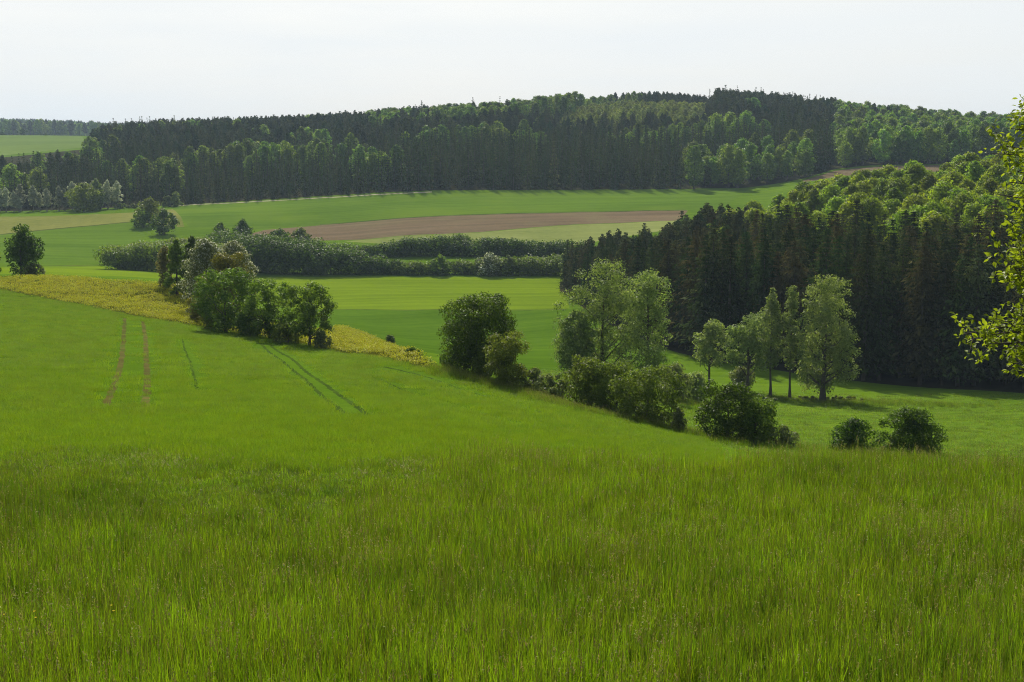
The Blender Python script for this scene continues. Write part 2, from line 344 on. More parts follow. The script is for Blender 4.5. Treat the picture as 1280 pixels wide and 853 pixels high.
# ------------------------------------------------------------------ plants
def lobes_for(rng, prof, H, Rw, z0, n, lobe_r, inner=0.3):
    """centres and radii of foliage clumps that fill a crown whose half width at height fraction t is Rw * prof(t)"""
    out = []
    ga = 2.399963
    ph = rng.uniform(0, 6.28)
    for i in range(n):
        t = (i + 0.5 + rng.uniform(-.4, .4)) / n
        t = min(max(t, 0.01), 0.99)
        r = Rw * prof(t)
        lr = lobe_r * rng.uniform(0.7, 1.25)
        lr = min(lr, max(r, lobe_r * .45) )
        k = rng.uniform(0.0, 0.5) if rng.uniform() < inner else rng.uniform(0.8, 1.05)
        rr = max(r - lr * 0.62, 0) * k
        a = ph + i * ga + rng.uniform(-.3, .3)
        z = z0 + lr * 0.5 + t * (H - z0 - lr * 1.35)
        out.append((rr * math.cos(a), rr * math.sin(a), z, lr))
    return np.array(out)
def crown_cards(rng, LB, n, leaf, aspect=0.7, flat=0.8, shell=0.55, up=0.25, minz=0.05):
    w = LB[:, 3] ** 2; w = w / w.sum()
    k = rng.choice(len(LB), n, p=w)
    d = unit(rng.normal(size=(n, 3)))
    d[:, 2] = np.where((d[:, 2] < -0.3) & (rng.uniform(size=n) < 0.5), -d[:, 2], d[:, 2])
    rr = LB[k, 3] * (1 - shell * rng.uniform(size=n) ** 1.6) * (1 + 0.12 * rng.normal(size=n))
    P = LB[k, :3] + d * rr[:, None] * np.array([1, 1, flat])
    P[:, 2] = np.maximum(P[:, 2], minz * rng.uniform(size=n))
    N = d * 0.9 + rng.normal(size=(n, 3)) * 0.5 + np.array([0, 0, up])
    L = leaf * rng.uniform(0.6, 1.35, n)
    return cards(rng, P, N, L, L * aspect)
PROF = {
 'round': lambda t: max(0.05, math.sin(math.pi * min(1, (t * 0.86 + 0.12))) ** 0.6),
 'ball': lambda t: max(0.12, (1 - abs((t - 0.55) / 0.56) ** 2.8)) ** 0.5 if t > 0.55 else 0.74 + 0.26 * math.sin(t / 0.55 * 1.5708),
 'dome':  lambda t: math.sqrt(max(0.0, 1 - (max(0, t - 0.25) / 0.77) ** 2)) * (0.82 + 0.18 * min(1, t / 0.25)),
 'egg':   lambda t: max(0.08, math.sin(math.pi * (t ** 0.75 * 0.9 + 0.09)) ** 0.8),
 'column': lambda t: max(0.15, math.sin(math.pi * (t * 0.85 + 0.12)) ** 0.5),
 'poplar': lambda t: max(0.10, (math.sin(math.pi * (t ** 0.8 * 0.88 + 0.1)) ** 0.7)),
 'vase':  lambda t: 0.35 + 0.65 * math.sin(math.pi * min(0.92, 0.15 + t * 0.75)),
}
def trunk_parts(rng, H, r0, LB, frac=0.8, lean=0.03, n_limb=12, sides=7, first=0.2):
    qd = Q()
    k = 7
    zs = np.linspace(-0.3, H * frac, k)
    wob = np.cumsum(rng.normal(0, lean * H / k, size=(k, 2)), axis=0); wob[0] = 0; wob[1] *= .3
    pts = np.column_stack([wob, zs])
    rad = r0 * (1 - 0.88 * np.linspace(0, 1, k) ** 0.8); rad[0] *= 1.5
    qd.tube(pts, rad, sides)
    if n_limb:
        idx = rng.choice(len(LB), min(n_limb, len(LB)), replace=False)
        for i in idx:
            c = LB[i, :3]
            zb = min(max(H * first, c[2] - np.hypot(c[0], c[1]) * rng.uniform(0.6, 1.1) - 0.3), H * frac * 0.95)
            f = (zb - zs[0]) / (zs[-1] - zs[0]); b = np.array([np.interp(zb, zs, pts[:, 0]), np.interp(zb, zs, pts[:, 1]), zb])
            mid = b * 0.5 + c * 0.5 + np.array([0, 0, -0.08 * np.linalg.norm(c - b)]) + rng.normal(0, 0.04, 3) * np.linalg.norm(c - b)
            rb = np.interp(zb, zs, rad) * 0.5
            qd.tube([b, mid, c], [rb, rb * .6, rb * .2], 5)
    return qd
def broadleaf(seed, H, Wd, kind='round', z0=0.15, n_lobe=40, lobe=0.24, n_leaf=9000, leaf=0.28, shell=0.55, frac=0.8, limbs=12, aspect=0.7, inner=0.3, r0=None, Dp=None, subs=None):
    """returns (crown V, q) and trunk collector; H height, Wd width in metres, z0 bare fraction of the stem"""
    rng = np.random.default_rng(seed)
    Rw = Wd / 2
    if subs:                                     # several rounded sub crowns: (offset, top, bottom, width) in metres
        LB = []
        for dx, zt, zb, w in subs:
            Ls = lobes_for(rng, PROF[kind], zt, w / 2, zb, n_lobe, 1.3 * lobe * w / 2, inner)
            Ls[:, 0] += dx; Ls[:, 1] += rng.normal(0, .18) * Wd; LB.append(Ls)
        LB = np.concatenate(LB)
    else:
        LB = lobes_for(rng, PROF[kind], H, Rw, H * z0, n_lobe, 1.3 * lobe * min(Rw, H * 0.5), inner)
    if Dp: LB[:, 1] *= Dp / Wd
    V, q = crown_cards(rng, LB, n_leaf, leaf, aspect, shell=shell)
    tk = trunk_parts(rng, H, r0 or (0.022 * H + 0.02), LB, frac, n_limb=limbs, first=max(0.12, z0 * .8))
    return (V, q), tk
def conifer(seed, H, Rm, whorls=34, per=7, z0=0.06, droop=0.35, segs=4, cw=0.36, shape=0.72, ragged=0.3, dead=0.0, fine=1.0):
    """spruce: whorls of drooping branches hung with sprays"""
    rng = np.random.default_rng(seed)
    P = []; N = []; L = []; A = []
    for i in range(whorls):
        t = (i + rng.uniform(-.3, .3)) / whorls
        t = min(max(t, 0), 0.995)
        z = H * (z0 + (1 - z0) * t)
        Lb = Rm * ((1 - t) ** shape) * (0.55 + 0.45 * min(1, t / 0.08)) + 0.12
        nb = max(4, int(per * (1 - 0.4 * t)))
        for j in range(nb):
            a = rng.uniform(0, 6.283); l = Lb * (1 + rng.normal(0, ragged)); l = max(l, 0.1)
            o = np.array([math.cos(a), math.sin(a), 0])
            dr = droop * rng.uniform(0.6, 1.4) * (1 - 0.75 * t)
            for k in range(segs):
                f = (k + 0.6 + rng.uniform(-.3, .3)) / segs
                pz = z - l * dr * (f ** 1.1) + l * 0.22 * max(0, f - .6) + 0.25 * (t > 0.9)
                p = o * l * f + np.array([0, 0, pz])
                side = np.array([-o[1], o[0], 0]) * rng.normal(0, 0.28) * l * (0.4 + f * .6)
                P.append(p + side); L.append((0.45 + 0.55 * l / Rm) * rng.uniform(.7, 1.25))
                ax = o * 0.8 + np.array([0, 0, -0.55 - 0.5 * rng.uniform()]) + rng.normal(0, .25, 3)
                A.append(ax); N.append(np.array([0, 0, 0.8]) + o * 0.5 + rng.normal(0, .45, 3))
    P = np.array(P); N = np.array(N); L = np.array(L) * Rm * 0.42 * fine; A = np.array(A)
    top = rng.normal(0, 0.06, (6, 3)) + np.array([0, 0, H - .3]) - np.array([[0, 0, k * .16] for k in range(6)])
    V, q = cards(rng, np.vstack([P, top]), np.vstack([N, rng.normal(size=(6, 3)) * [1, 1, .1]]),
                 np.concatenate([L, np.full(6, .7)]), np.concatenate([L * cw, np.full(6, .22)]), np.vstack([A, np.tile([0, 0, 1.], (6, 1))]))
    tk = Q()
    tk.tube([(0, 0, -0.4), (0, 0, H * .3), (0, 0, H * .7), (0, 0, H * .93)], [0.011*H + .06, 0.009*H + .03, 0.0045*H + .02, 0.012], 6)
    for _ in range(int(10 * dead)):
        a = rng.uniform(0, 6.28); z = H * rng.uniform(.05, .25); l = Rm * rng.uniform(.3, .7)
        tk.tube([(0, 0, z), (math.cos(a)*l*.5, math.sin(a)*l*.5, z - l*.1), (math.cos(a)*l, math.sin(a)*l, z - l*.3)], [.04, .03, .01], 4)
    return (V, q), tk

# ------------------------------------------------------------------ objects and tags
def tag(o, label=None, cat=None, group=None, kind=None):
    if label: o['label'] = label
    if cat: o['category'] = cat
    if group: o['group'] = group
    if kind: o['kind'] = kind
    return o
def link(name, me, parent=None):
    o = bpy.data.objects.new(name, me); COL.objects.link(o)
    if parent: o.parent = parent
    return o
def empty(name, loc, rz=0, sc=1.0):
    o = bpy.data.objects.new(name, None); COL.objects.link(o)
    o.location = loc; o.rotation_euler = (0, 0, rz); o.scale = (sc, sc, sc) if not hasattr(sc, '__len__') else sc
    o.empty_display_size = 0.3
    return o
def plant(name, label, cat, crown, tk, mat, loc, bark='bark', group=None, part='crown', stem='trunk'):
    e = tag(empty(name, loc), label, cat, group)
    link(part, quads_mesh(part, crown[0], crown[1], [M[mat]]), e)
    if tk is not None and tk.n: link(stem, tk.mesh(stem, [M[bark]], True), e)
    return e

# ------------------------------------------------------------------ the ground: one sheet cut along the field edges
def pix(*pts):
    """a border through the photo: (u, v) on the visible ground, or (u, y, 'y') for a place hidden in the photo at distance y"""
    out = []
    for p in pts:
        g = ground_at(*p) if len(p) == 2 else at_y(p[0], p[1])
        out.append((g[0], g[1]))
    return out
def W2(x, y): return (x / (y + 40.0), math.log(y + 40.0))
def W2i(p, q): y = math.exp(q) - 40.0; return p * (y + 40.0), y

edge_low = pix((860, 546), (800, 532), (700, 511), (640, 491), (560, 471), (546, 464), (500, 453.5), (440, 443), (400, 436), (300, 418), (240, 408), (200, 401), (100, 382), (0, 363)) + [at_y(-300, 215)[:2], at_y(-900, 215)[:2]]
rape_low = edge_low[5:]
rape_up = pix((525, 447), (470, 426), (430, 411)) + [at_y(400, 188)[:2], at_y(330, 196)[:2], at_y(250, 205)[:2]] + pix((236, 372), (226, 358), (150, 353.5), (60, 348), (0, 350)) + [at_y(-300, 250)[:2], at_y(-900, 250)[:2]]
def strip(line, w):
    """a band of width w metres along a line of ground points"""
    P = np.array(line); d = unit(np.gradient(P, axis=0)); nrm = np.column_stack([-d[:, 1], d[:, 0]]) * w / 2
    return [tuple(p) for p in P + nrm] + [tuple(p) for p in (P - nrm)[::-1]]
def smooth_line(pts, n=40, wob=0.0, seed=0):
    P = np.array(pts); s = np.concatenate([[0], np.cumsum(np.linalg.norm(np.diff(P, axis=0), axis=1))]); s = s / s[-1]
    t = np.linspace(0, 1, n)
    out = np.column_stack([pchip(s, P[:, 0], t), pchip(s, P[:, 1], t)])
    if wob: out += np.random.default_rng(seed).normal(0, wob, out.shape)
    return [tuple(p) for p in out]
EDGE36 = [at_y(u, 36 + 2.5 * math.sin(u * 0.013) + 1.3 * math.sin(u * .041))[:2] for u in range(-900, 2300, 60)]
FOREST_FRONT = [(700, 404), (716, 384), (750, 340), (800, 300), (850, 270), (900, 255), (1000, 242), (1100, 231), (1200, 222), (1280, 216), (1420, 207), (1600, 200)]
FOREST_BACK = [(1600, 470), (1280, 470), (1100, 450), (930, 430), (850, 415), (760, 425), (700, 425)]
far_front = [(-500, 700), (0, 690), (170, 690), (230, 688), (330, 690), (540, 694), (700, 690), (930, 690), (1000, 700), (1040, 722), (1160, 722), (1400, 715), (1700, 700)]
FIELDS = [
 ('meadow_ground', 'meadow_soil', EDGE36 + [(60, -30), (-60, -30)], {}),
 ('wheat_field', 'wheat', EDGE36[:31] + [at_y(895, 88)[:2]] + edge_low, {}),
 ('rapeseed_field', 'rape', rape_low[::-1] + rape_up, {}),
 ('lime_field', 'lime', pix((320, 346), (450, 346), (705, 347), (712, 386), (560, 387), (380, 387)) + [at_y(300, 350)[:2], at_y(200, 320)[:2], at_y(0, 290)[:2], at_y(-400, 290)[:2], at_y(-400, 436)[:2]] + pix((0, 334), (60, 333.5), (120, 333), (180, 336), (250, 341)), {}),
 ('valley_field', 'valley', [at_y(380, 362)[:2], at_y(560, 362)[:2], at_y(712, 362)[:2], at_y(770, 315)[:2], at_y(850, 262)[:2], at_y(850, 215)[:2], at_y(830, 150)[:2], at_y(700, 140)[:2], at_y(600, 158)[:2], at_y(530, 146)[:2], at_y(430, 190)[:2], at_y(360, 240)[:2]], {}),
 ('cereal_field', 'emerald', pix((-60, 331), (0, 329.5), (60, 331), (140, 329), (186, 292), (172, 277), (60, 287), (0, 293), (-60, 297)), {}),
 ('dry_pasture', 'olive', pix((-60, 297), (0, 293), (60, 287), (172, 277), (215, 285), (212, 262), (165, 266), (100, 269), (0, 271), (-60, 272)), {}),
 ('winter_cereal_field', 'emerald', pix((214, 258.5), (330, 252.5), (470, 244.5), (540, 241), (640, 240.5)) + [at_y(800, 689)[:2], at_y(935, 689)[:2]] + pix((905, 262), (860, 262.5), (600, 268), (400, 281), (330, 286), (238, 286), (224, 270)), {}),
 ('ploughed_field', 'soil', pix((300, 296), (330, 288), (400, 282), (600, 269), (860, 263.5), (850, 276), (700, 282), (600, 290.5), (450, 300), (380, 301)), {}),
 ('barley_field', 'pale', pix((430, 302), (450, 300.5), (600, 291), (700, 282.5), (850, 276.5), (845, 286), (760, 300), (710, 308), (600, 306), (500, 307)), {}),
 ('far_ploughed_field', 'soil', [at_y(1000, 688)[:2], at_y(1170, 680)[:2], at_y(1170, 716)[:2], at_y(1040, 716)[:2], at_y(1000, 696)[:2]], {}),
 ('forest_floor', 'floor', [at_y(u, y + 4)[:2] for u, y in far_front] + [at_y(1700, 1240)[:2], at_y(160, 1240)[:2], at_y(110, 1150)[:2], at_y(0, 1080)[:2], at_y(-500, 1080)[:2]], {}),
 ('spruce_wood_floor', 'floor', [at_y(u, y)[:2] for u, y in FOREST_FRONT + FOREST_BACK], {}),
 ('distant_field', 'farfield', [at_y(-500, 1100)[:2], at_y(0, 1110)[:2], at_y(118, 1200)[:2], at_y(105, 1640)[:2], at_y(-500, 1640)[:2]], {}),
 ('distant_forest_floor', 'floor', [at_y(-500, 1960)[:2], at_y(220, 1960)[:2], at_y(220, 3400)[:2], at_y(-500, 3400)[:2]], {}),
 ('farm_track', 'track', strip(pix((214, 257.7), (330, 251.7), (470, 243.6), (540, 240.3)), 3.2), {}),
 ('field_path', 'olive', strip(pix((212, 262), (222, 272), (226, 284)), 3.0), {}),
 ('field_verge', 'verge', strip(pix((400, 281.5), (600, 268.5), (700, 266), (858, 263)), 2.5), {}),
 ('field_verge', 'verge', strip(pix((385, 387), (560, 387), (708, 387)), 1.3), {}),
 ('field_verge', 'verge', strip(pix((0, 331.5), (60, 332.5), (140, 331), (150, 318)), 3.0), {}),
 ('field_verge', 'verge', strip(pix((0, 293.5), (60, 287.5), (172, 277)), 2.5), {}),
]
TRACKS = []
def track(mat, w, wob, *pts):
    ln = smooth_line(pix(*pts), 140, wob, len(TRACKS)); TRACKS.append((ln, w))
    FIELDS.append(('wheel_track', mat, strip(ln, w), {}))
track('bare', 0.42, 0.05, (132, 510), (143, 480), (151, 455), (154, 430), (156, 398))
track('bare', 0.42, 0.05, (181, 511), (184, 480), (183, 450), (182, 425), (179, 402))
track('rut', 0.34, 0.05, (462, 521), (430, 498), (390, 470), (360, 446), (337, 431))
track('rut', 0.34, 0.05, (432, 518), (400, 493), (370, 466), (345, 446), (326, 430))
track('rut', 0.22, 0.05, (690, 543), (620, 524), (560, 505), (500, 486), (475, 474))
track('rut', 0.30, 0.05, (800, 547), (700, 523), (620, 499), (560, 481), (480, 459))
track('rut', 0.16, 0.05, (247, 490), (240, 460), (232, 440), (228, 424))

def build_ground():
    pts = []; edges = []
    Gp = np.linspace(-0.62, 0.62, 150); Gq = np.log(np.concatenate([np.linspace(-30, 60, 46), np.exp(np.linspace(math.log(63), math.log(3600), 165))]) + 40.0)
    for q in Gq:
        for p in Gp: pts.append((p, q))
    polys = []
    for name, mat, poly, _ in FIELDS:
        w = [W2(x, y) for x, y in poly]; polys.append(np.array(w))
        dense = []
        for a, b in zip(w, w[1:] + w[:1]):
            n = max(1, int(max(abs(a[0] - b[0]) / 0.012, abs(a[1] - b[1]) / 0.03)))
            for i in range(n): dense.append((a[0] + (b[0] - a[0]) * i / n, a[1] + (b[1] - a[1]) * i / n))
        st = len(pts); pts.extend(dense); k = len(dense)
        edges.extend((st + i, st + (i + 1) % k) for i in range(k))
    vo, eo, fo, *_ = delaunay_2d_cdt([Vector(p) for p in pts], edges, [], 0, 1e-7)
    P = np.array([tuple(v) for v in vo]); T = np.array([f for f in fo if len(f) == 3], int)
    cen = P[T].mean(1)
    owner = np.full(len(T), -1)
    for i, pl in enumerate(polys):
        lo, hi = pl.min(0), pl.max(0)
        c = np.where((cen >= lo).all(1) & (cen <= hi).all(1))[0]
        x, y = cen[c, 0], cen[c, 1]; ins = np.zeros(len(c), bool)
        for (x0, y0), (x1, y1) in zip(pl, np.roll(pl, -1, 0)):
            cr = (y0 > y) != (y1 > y)
            with np.errstate(divide='ignore', invalid='ignore'):
                ins ^= cr & (x < (x1 - x0) * (y - y0) / (y1 - y0) + x0)
        owner[c[ins]] = i
    yy = np.exp(P[:, 1]) - 40.0; xx = P[:, 0] * (yy + 40.0)
    X = np.column_stack([xx, yy, hgt(xx, yy)])
    a = X[T]; nz = np.cross(a[:, 1] - a[:, 0], a[:, 2] - a[:, 0])[:, 2]
    T[nz < 0] = T[nz < 0][:, ::-1]
    for i in range(-1, len(FIELDS)):
        t = T[owner == i]
        if not len(t): continue
        used, inv = np.unique(t, return_inverse=True)
        nm, mt = ('ground', 'pasture') if i < 0 else FIELDS[i][:2]
        me = quads_mesh(nm, X[used], inv.reshape(-1, 3), [M[mt]], smooth=True)
        o = link(nm, me); o['kind'] = 'structure'
build_ground()

# haze: one box of pale air over the whole scene
def build_haze():
    m, n, l = new_mat('haze')
    pv = n.new('ShaderNodeVolumePrincipled'); pv.inputs['Density'].default_value = HAZE_DENSITY
    pv.inputs['Color'].default_value = (0.62, 0.82, 1.0, 1); pv.inputs['Anisotropy'].default_value = 0.0
    o = n.new('ShaderNodeOutputMaterial'); l.new(pv.outputs[0], o.inputs['Volume'])
    x0, x1, y0, y1, z0, z1 = -2700, 2700, -60, 3700, -60, 85
    V = [(x, y, z) for z in (z0, z1) for x, y in ((x0, y0), (x1, y0), (x1, y1), (x0, y1))]
    me = quads_mesh('haze', V, [(3, 2, 1, 0), (4, 5, 6, 7), (0, 1, 5, 4), (1, 2, 6, 5), (2, 3, 7, 6), (3, 0, 4, 7)], [m])
    tag(link('haze', me), 'pale summer haze hanging over the valley', 'haze', kind='stuff')
if HAZE_DENSITY > 0: build_haze()

# ------------------------------------------------------------------ scattered stuff (grass, crops, the mass of the far woods)
def gn_scatter(name, P, rz, sc, idx, sources, label, cat, tilt=None):
    """ONE object: every point of its mesh carries a copy of one of the source meshes"""
    me = bpy.data.meshes.new(name); me.vertices.add(len(P)); me.vertices.foreach_set('co', np.asarray(P, np.float32).ravel())
    rot = np.zeros((len(P), 3), np.float32); rot[:, 2] = rz
    if tilt is not None: rot[:, :2] = tilt
    a = me.attributes.new('rot', 'FLOAT_VECTOR', 'POINT'); a.data.foreach_set('vector', rot.ravel())
    sc = np.asarray(sc, np.float32); sc = np.repeat(sc[:, None], 3, 1) if sc.ndim == 1 else sc
    a = me.attributes.new('scl', 'FLOAT_VECTOR', 'POINT'); a.data.foreach_set('vector', sc.ravel())
    a = me.attributes.new('pick', 'INT', 'POINT'); a.data.foreach_set('value', np.asarray(idx, np.int32))
    o = link(name, me); tag(o, label, cat, kind='stuff')
    ng = bpy.data.node_groups.new(name, 'GeometryNodeTree')
    ng.interface.new_socket('Geometry', in_out='INPUT', socket_type='NodeSocketGeometry')
    ng.interface.new_socket('Geometry', in_out='OUTPUT', socket_type='NodeSocketGeometry')
    n, l = ng.nodes, ng.links
    gi = n.new('NodeGroupInput'); go = n.new('NodeGroupOutput')
    iop = n.new('GeometryNodeInstanceOnPoints'); iop.inputs['Pick Instance'].default_value = True
    g2i = n.new('GeometryNodeGeometryToInstance')
    for s_ in reversed(sources):
        oi = n.new('GeometryNodeObjectInfo'); oi.inputs['Object'].default_value = s_; oi.transform_space = 'ORIGINAL'
        l.new(oi.outputs['Geometry'], g2i.inputs[0])
    l.new(g2i.outputs[0], iop.inputs['Instance'])
    def attr(nm, ty):
        q = n.new('GeometryNodeInputNamedAttribute'); q.data_type = ty; q.inputs['Name'].default_value = nm; return q.outputs['Attribute']
    l.new(gi.outputs[0], iop.inputs['Points']); l.new(attr('pick', 'INT'), iop.inputs['Instance Index'])
    l.new(attr('rot', 'FLOAT_VECTOR'), iop.inputs['Rotation']); l.new(attr('scl', 'FLOAT_VECTOR'), iop.inputs['Scale'])
    l.new(iop.outputs[0], go.inputs[0])
    md = o.modifiers.new('scatter', 'NODES'); md.node_group = ng
    return o
def source(name, qd, mats):
    return bpy.data.objects.new(name, qd.mesh(name, mats))
def blades(qd, rng, n, rad, hmin, hmax, w, bend, m=0, base=None, segs=3):
    a = rng.uniform(0, 6.283, n); r = rad * np.sqrt(rng.uniform(0, 1, n))
    B = np.column_stack([r * np.cos(a), r * np.sin(a), np.zeros(n)]) if base is None else base
    h = rng.uniform(hmin, hmax, n); az = rng.uniform(0, 6.283, n); fz = rng.uniform(0, 6.283, n)
    bd = bend * rng.uniform(0.2, 1.4, n) * h
    o = np.column_stack([np.cos(az), np.sin(az), np.zeros(n)]); sdw = np.column_stack([np.cos(fz), np.sin(fz), np.zeros(n)])
    ww = w * rng.uniform(.7, 1.3, n)
    rows = []
    for k in range(segs + 1):
        t = k / segs
        c = B + o * (bd * t ** 2.2)[:, None]; c[:, 2] = B[:, 2] + h * (t - 0.18 * t ** 3 * np.minimum(1.5, bd / h * 2))
        wd = ww * (1 - t ** 1.8) + 0.0006
        rows += [c - sdw * wd[:, None] / 2, c + sdw * wd[:, None] / 2]
    V = np.stack(rows, 1)
    nv = 2 * (segs + 1); q = []
    for k in range(segs): q.append([2*k, 2*k+1, 2*k+3, 2*k+2])
    q = (np.array(q)[None] + (np.arange(n) * nv)[:, None, None]).reshape(-1, 4)
    qd.add(V.reshape(-1, 3), q, m)
    return V[:, -1], o
def spread(rng, dens, y0, y1, s0, s1, x_extra=3.0):
    """random ground points with dens(y) per square metre in a fan of slopes s0..s1"""
    out = []
    ye = np.exp(np.linspace(math.log(y0), math.log(y1), 40)) if y0 > 1 else np.linspace(y0, y1, 40)
    for a, b in zip(ye[:-1], ye[1:]):
        ym = (a + b) / 2; xa, xb = s0 * ym - x_extra, s1 * ym + x_extra
        n = rng.poisson(dens(ym) * (b - a) * (xb - xa))
        out.append(np.column_stack([rng.uniform(xa, xb, n), rng.uniform(a, b, n)]))
    return np.concatenate(out)
def inside(P, poly):
    ins = np.zeros(len(P), bool); pl = np.array(poly)
    for (x0, y0), (x1, y1) in zip(pl, np.roll(pl, -1, 0)):
        cr = (y0 > P[:, 1]) != (y1 > P[:, 1])
        with np.errstate(divide='ignore', invalid='ignore'):
            ins ^= cr & (P[:, 0] < (x1 - x0) * (P[:, 1] - y0) / (y1 - y0) + x0)
    return ins
def off_tracks(P, margin):
    keep = np.ones(len(P), bool)
    for ln, w in TRACKS:
        for p in ln[::2] if len(ln) > 60 else ln:
            keep &= (P[:, 0] - p[0]) ** 2 + (P[:, 1] - p[1]) ** 2 > (w / 2 + margin) ** 2 + 0.0
    return keep
def lerp_noise(P, sc, seed):
    """smooth 0..1 value noise over the ground"""
    rng = np.random.default_rng(seed); G = rng.uniform(0, 1, (64, 64))
    a = P / sc + 1000.3; i = np.floor(a).astype(int); f = a - i; f = f * f * (3 - 2 * f)
    g = lambda dx, dy: G[(i[:, 0] + dx) % 64, (i[:, 1] + dy) % 64]
    return (g(0, 0) * (1-f[:, 0]) + g(1, 0) * f[:, 0]) * (1-f[:, 1]) + (g(0, 1) * (1-f[:, 0]) + g(1, 1) * f[:, 0]) * f[:, 1]

def build_meadow():
    rng = np.random.default_rng(11)
    src = []
    for k in range(11):                              # 0-4 fresh leafy tufts, 5-7 darker ones, 8-10 tufts with many seed heads
        qd = Q(); dark = 5 <= k < 8
        blades(qd, rng, 54, 0.30, 0.16, 0.46, 0.011, 0.38)
        blades(qd, rng, 20, 0.30, 0.34, 0.64, 0.0085, 0.14)
        blades(qd, rng, 7 if k < 8 else 15, 0.30, 0.40, 0.74, 0.0075, 0.07, 2)
        tips, o = blades(qd, rng, (1, 1, 6)[0 if k < 5 else 1 if dark else 2], 0.30, 0.50, 0.84, 0.0055, 0.22)
        for t, oo in zip(tips, o):                   # panicles
            nn = 7; f = rng.uniform(0, 1, nn)
            P = t - np.array([0, 0, 1]) * (f * 0.14)[:, None] + oo * (0.03 * (1-f))[:, None] + rng.normal(0, .008, (nn, 3))
            V, q = cards(rng, P, rng.normal(size=(nn, 3)), 0.042, 0.013, np.tile([0.2, 0.1, 1.], (nn, 1)) + rng.normal(0, .3, (nn, 3)))
            qd.add(V, q, 1)
        src.append(source('grass_tuft', qd, [M['grass_dark' if dark else 'grass_blade'], M['grass_head'], M['grass_stem']]))
    SRC['grass'] = src
    edge_x = np.array([p[0] for p in EDGE36]); edge_y = np.array([p[1] for p in EDGE36])
    P = spread(rng, lambda y: 4 if y < 12 else 15, 4.0, 44, -0.46, 0.46, 2.5)
    P = P[P[:, 1] < np.interp(P[:, 0], edge_x, edge_y) + rng.normal(0, 1, len(P)) * np.where(P[:, 0] < 3, 2.2, .7)]
    s = P[:, 0] / P[:, 1]
    PS = P * np.array([1, .45])
    kind = lerp_noise(PS, 2.6, 3) * 0.5 + lerp_noise(PS, 0.9, 4) * 0.3 + rng.uniform(0, .35, len(P)) - .12 * np.clip((-s - .12) * 4, 0, 1) * (P[:, 1] > 18.5) * (P[:, 1] < 30)
    hd = lerp_noise(PS, 2.0, 14) * .6 + rng.uniform(0, .4, len(P)) + np.clip(s, -.1, .3) * .3 + .004 * (P[:, 1] - 25)
    idx = np.where(hd > .80, rng.integers(8, 11, len(P)), np.where(kind + .25 * ((P[:, 1] > 31) & (s < .05)) < .42, rng.integers(5, 8, len(P)), rng.integers(0, 5, len(P))))
    sc = (0.84 + 0.26 * lerp_noise(PS, 1.7, 8)) * rng.uniform(.75, 1.25, len(P))
    lowleft = np.clip((np.interp(P[:, 0], edge_x, edge_y) - P[:, 1]) / 12.0, 0.35, 1); sc *= np.where(s < -0.05, lowleft, np.maximum(lowleft, .8))
    sc *= np.where((s > .12) & (P[:, 1] > 33), 1.12, 1.0)
    Z = hgt(P[:, 0], P[:, 1])
    sc3 = np.column_stack([np.full(len(P), 1.0), np.full(len(P), 1.0), sc])
    gn_scatter('meadow_grass', np.column_stack([P, Z - 0.01]), rng.uniform(0, 6.28, len(P)), sc3, idx, src,
               'tall flowering meadow grass filling the foreground slope', 'grass', tilt=rng.normal(0, .07, (len(P), 2)))
SRC = {}
def build_rough():
    rng = np.random.default_rng(15); out = []
    E = np.array(edge_low[:10][::-1])
    s = np.concatenate([[0], np.cumsum(np.linalg.norm(np.diff(E, axis=0), axis=1))])
    t = rng.uniform(s[4], s[-1], 1700)
    H = np.column_stack([np.interp(t, s, E[:, 0]), np.interp(t, s, E[:, 1])]) + rng.normal(0, .7, (1700, 2)) + [.5, .9]
    H = H[off_tracks(H, .3)]
    C = np.concatenate([np.array(at_y(u, y)[:2]) + rng.normal(0, 1, (n, 2)) * [w, 2.5] for u, y, n, w in ((960, 201, 260, 3.5), (1030, 199, 380, 5), (1100, 196, 260, 4), (1165, 193, 200, 5), (890, 205, 120, 3), (850, 165, 200, 3), (914, 98, 110, 2.6), (986, 97, 60, 1.6), (1074, 95.5, 70, 1.8), (1148, 95.5, 110, 2.4))])
    G = spread(rng, lambda y: 0.9 if y < 130 else .55, 48, 214, 0.03, 0.44)
    ff = np.interp(640 + F * G[:, 0] / G[:, 1], [a for a, b in FOREST_FRONT], [b for a, b in FOREST_FRONT])
    hl = np.interp(G[:, 0], [-5, 8, 12.5, 16], [135, 110, 96, 60])
    G = G[(G[:, 1] < ff - 1) & (G[:, 1] > hl)]
    P = np.concatenate([H, C, G]); n1 = len(H) + len(C)
    idx = rng.integers(0, 11, len(P)); sc = rng.uniform(.6, 1.2, len(P)); w = np.full(len(P), 1.3)
    sc[n1:] = rng.uniform(.25, .5, len(G)); w[n1:] = 2.2; idx[n1:] = rng.integers(0, 5, len(G)); idx[:n1] = rng.integers(0, 9, n1)
    gn_scatter('rough_grass', np.column_stack([P, hgt(P[:, 0], P[:, 1]) - .02]), rng.uniform(0, 6.28, len(P)), np.column_stack([w, w, sc]), idx, SRC['grass'],
               'rough grass along the foot of the hedge line and across the right meadow', 'grass', tilt=rng.normal(0, .1, (len(P), 2)))
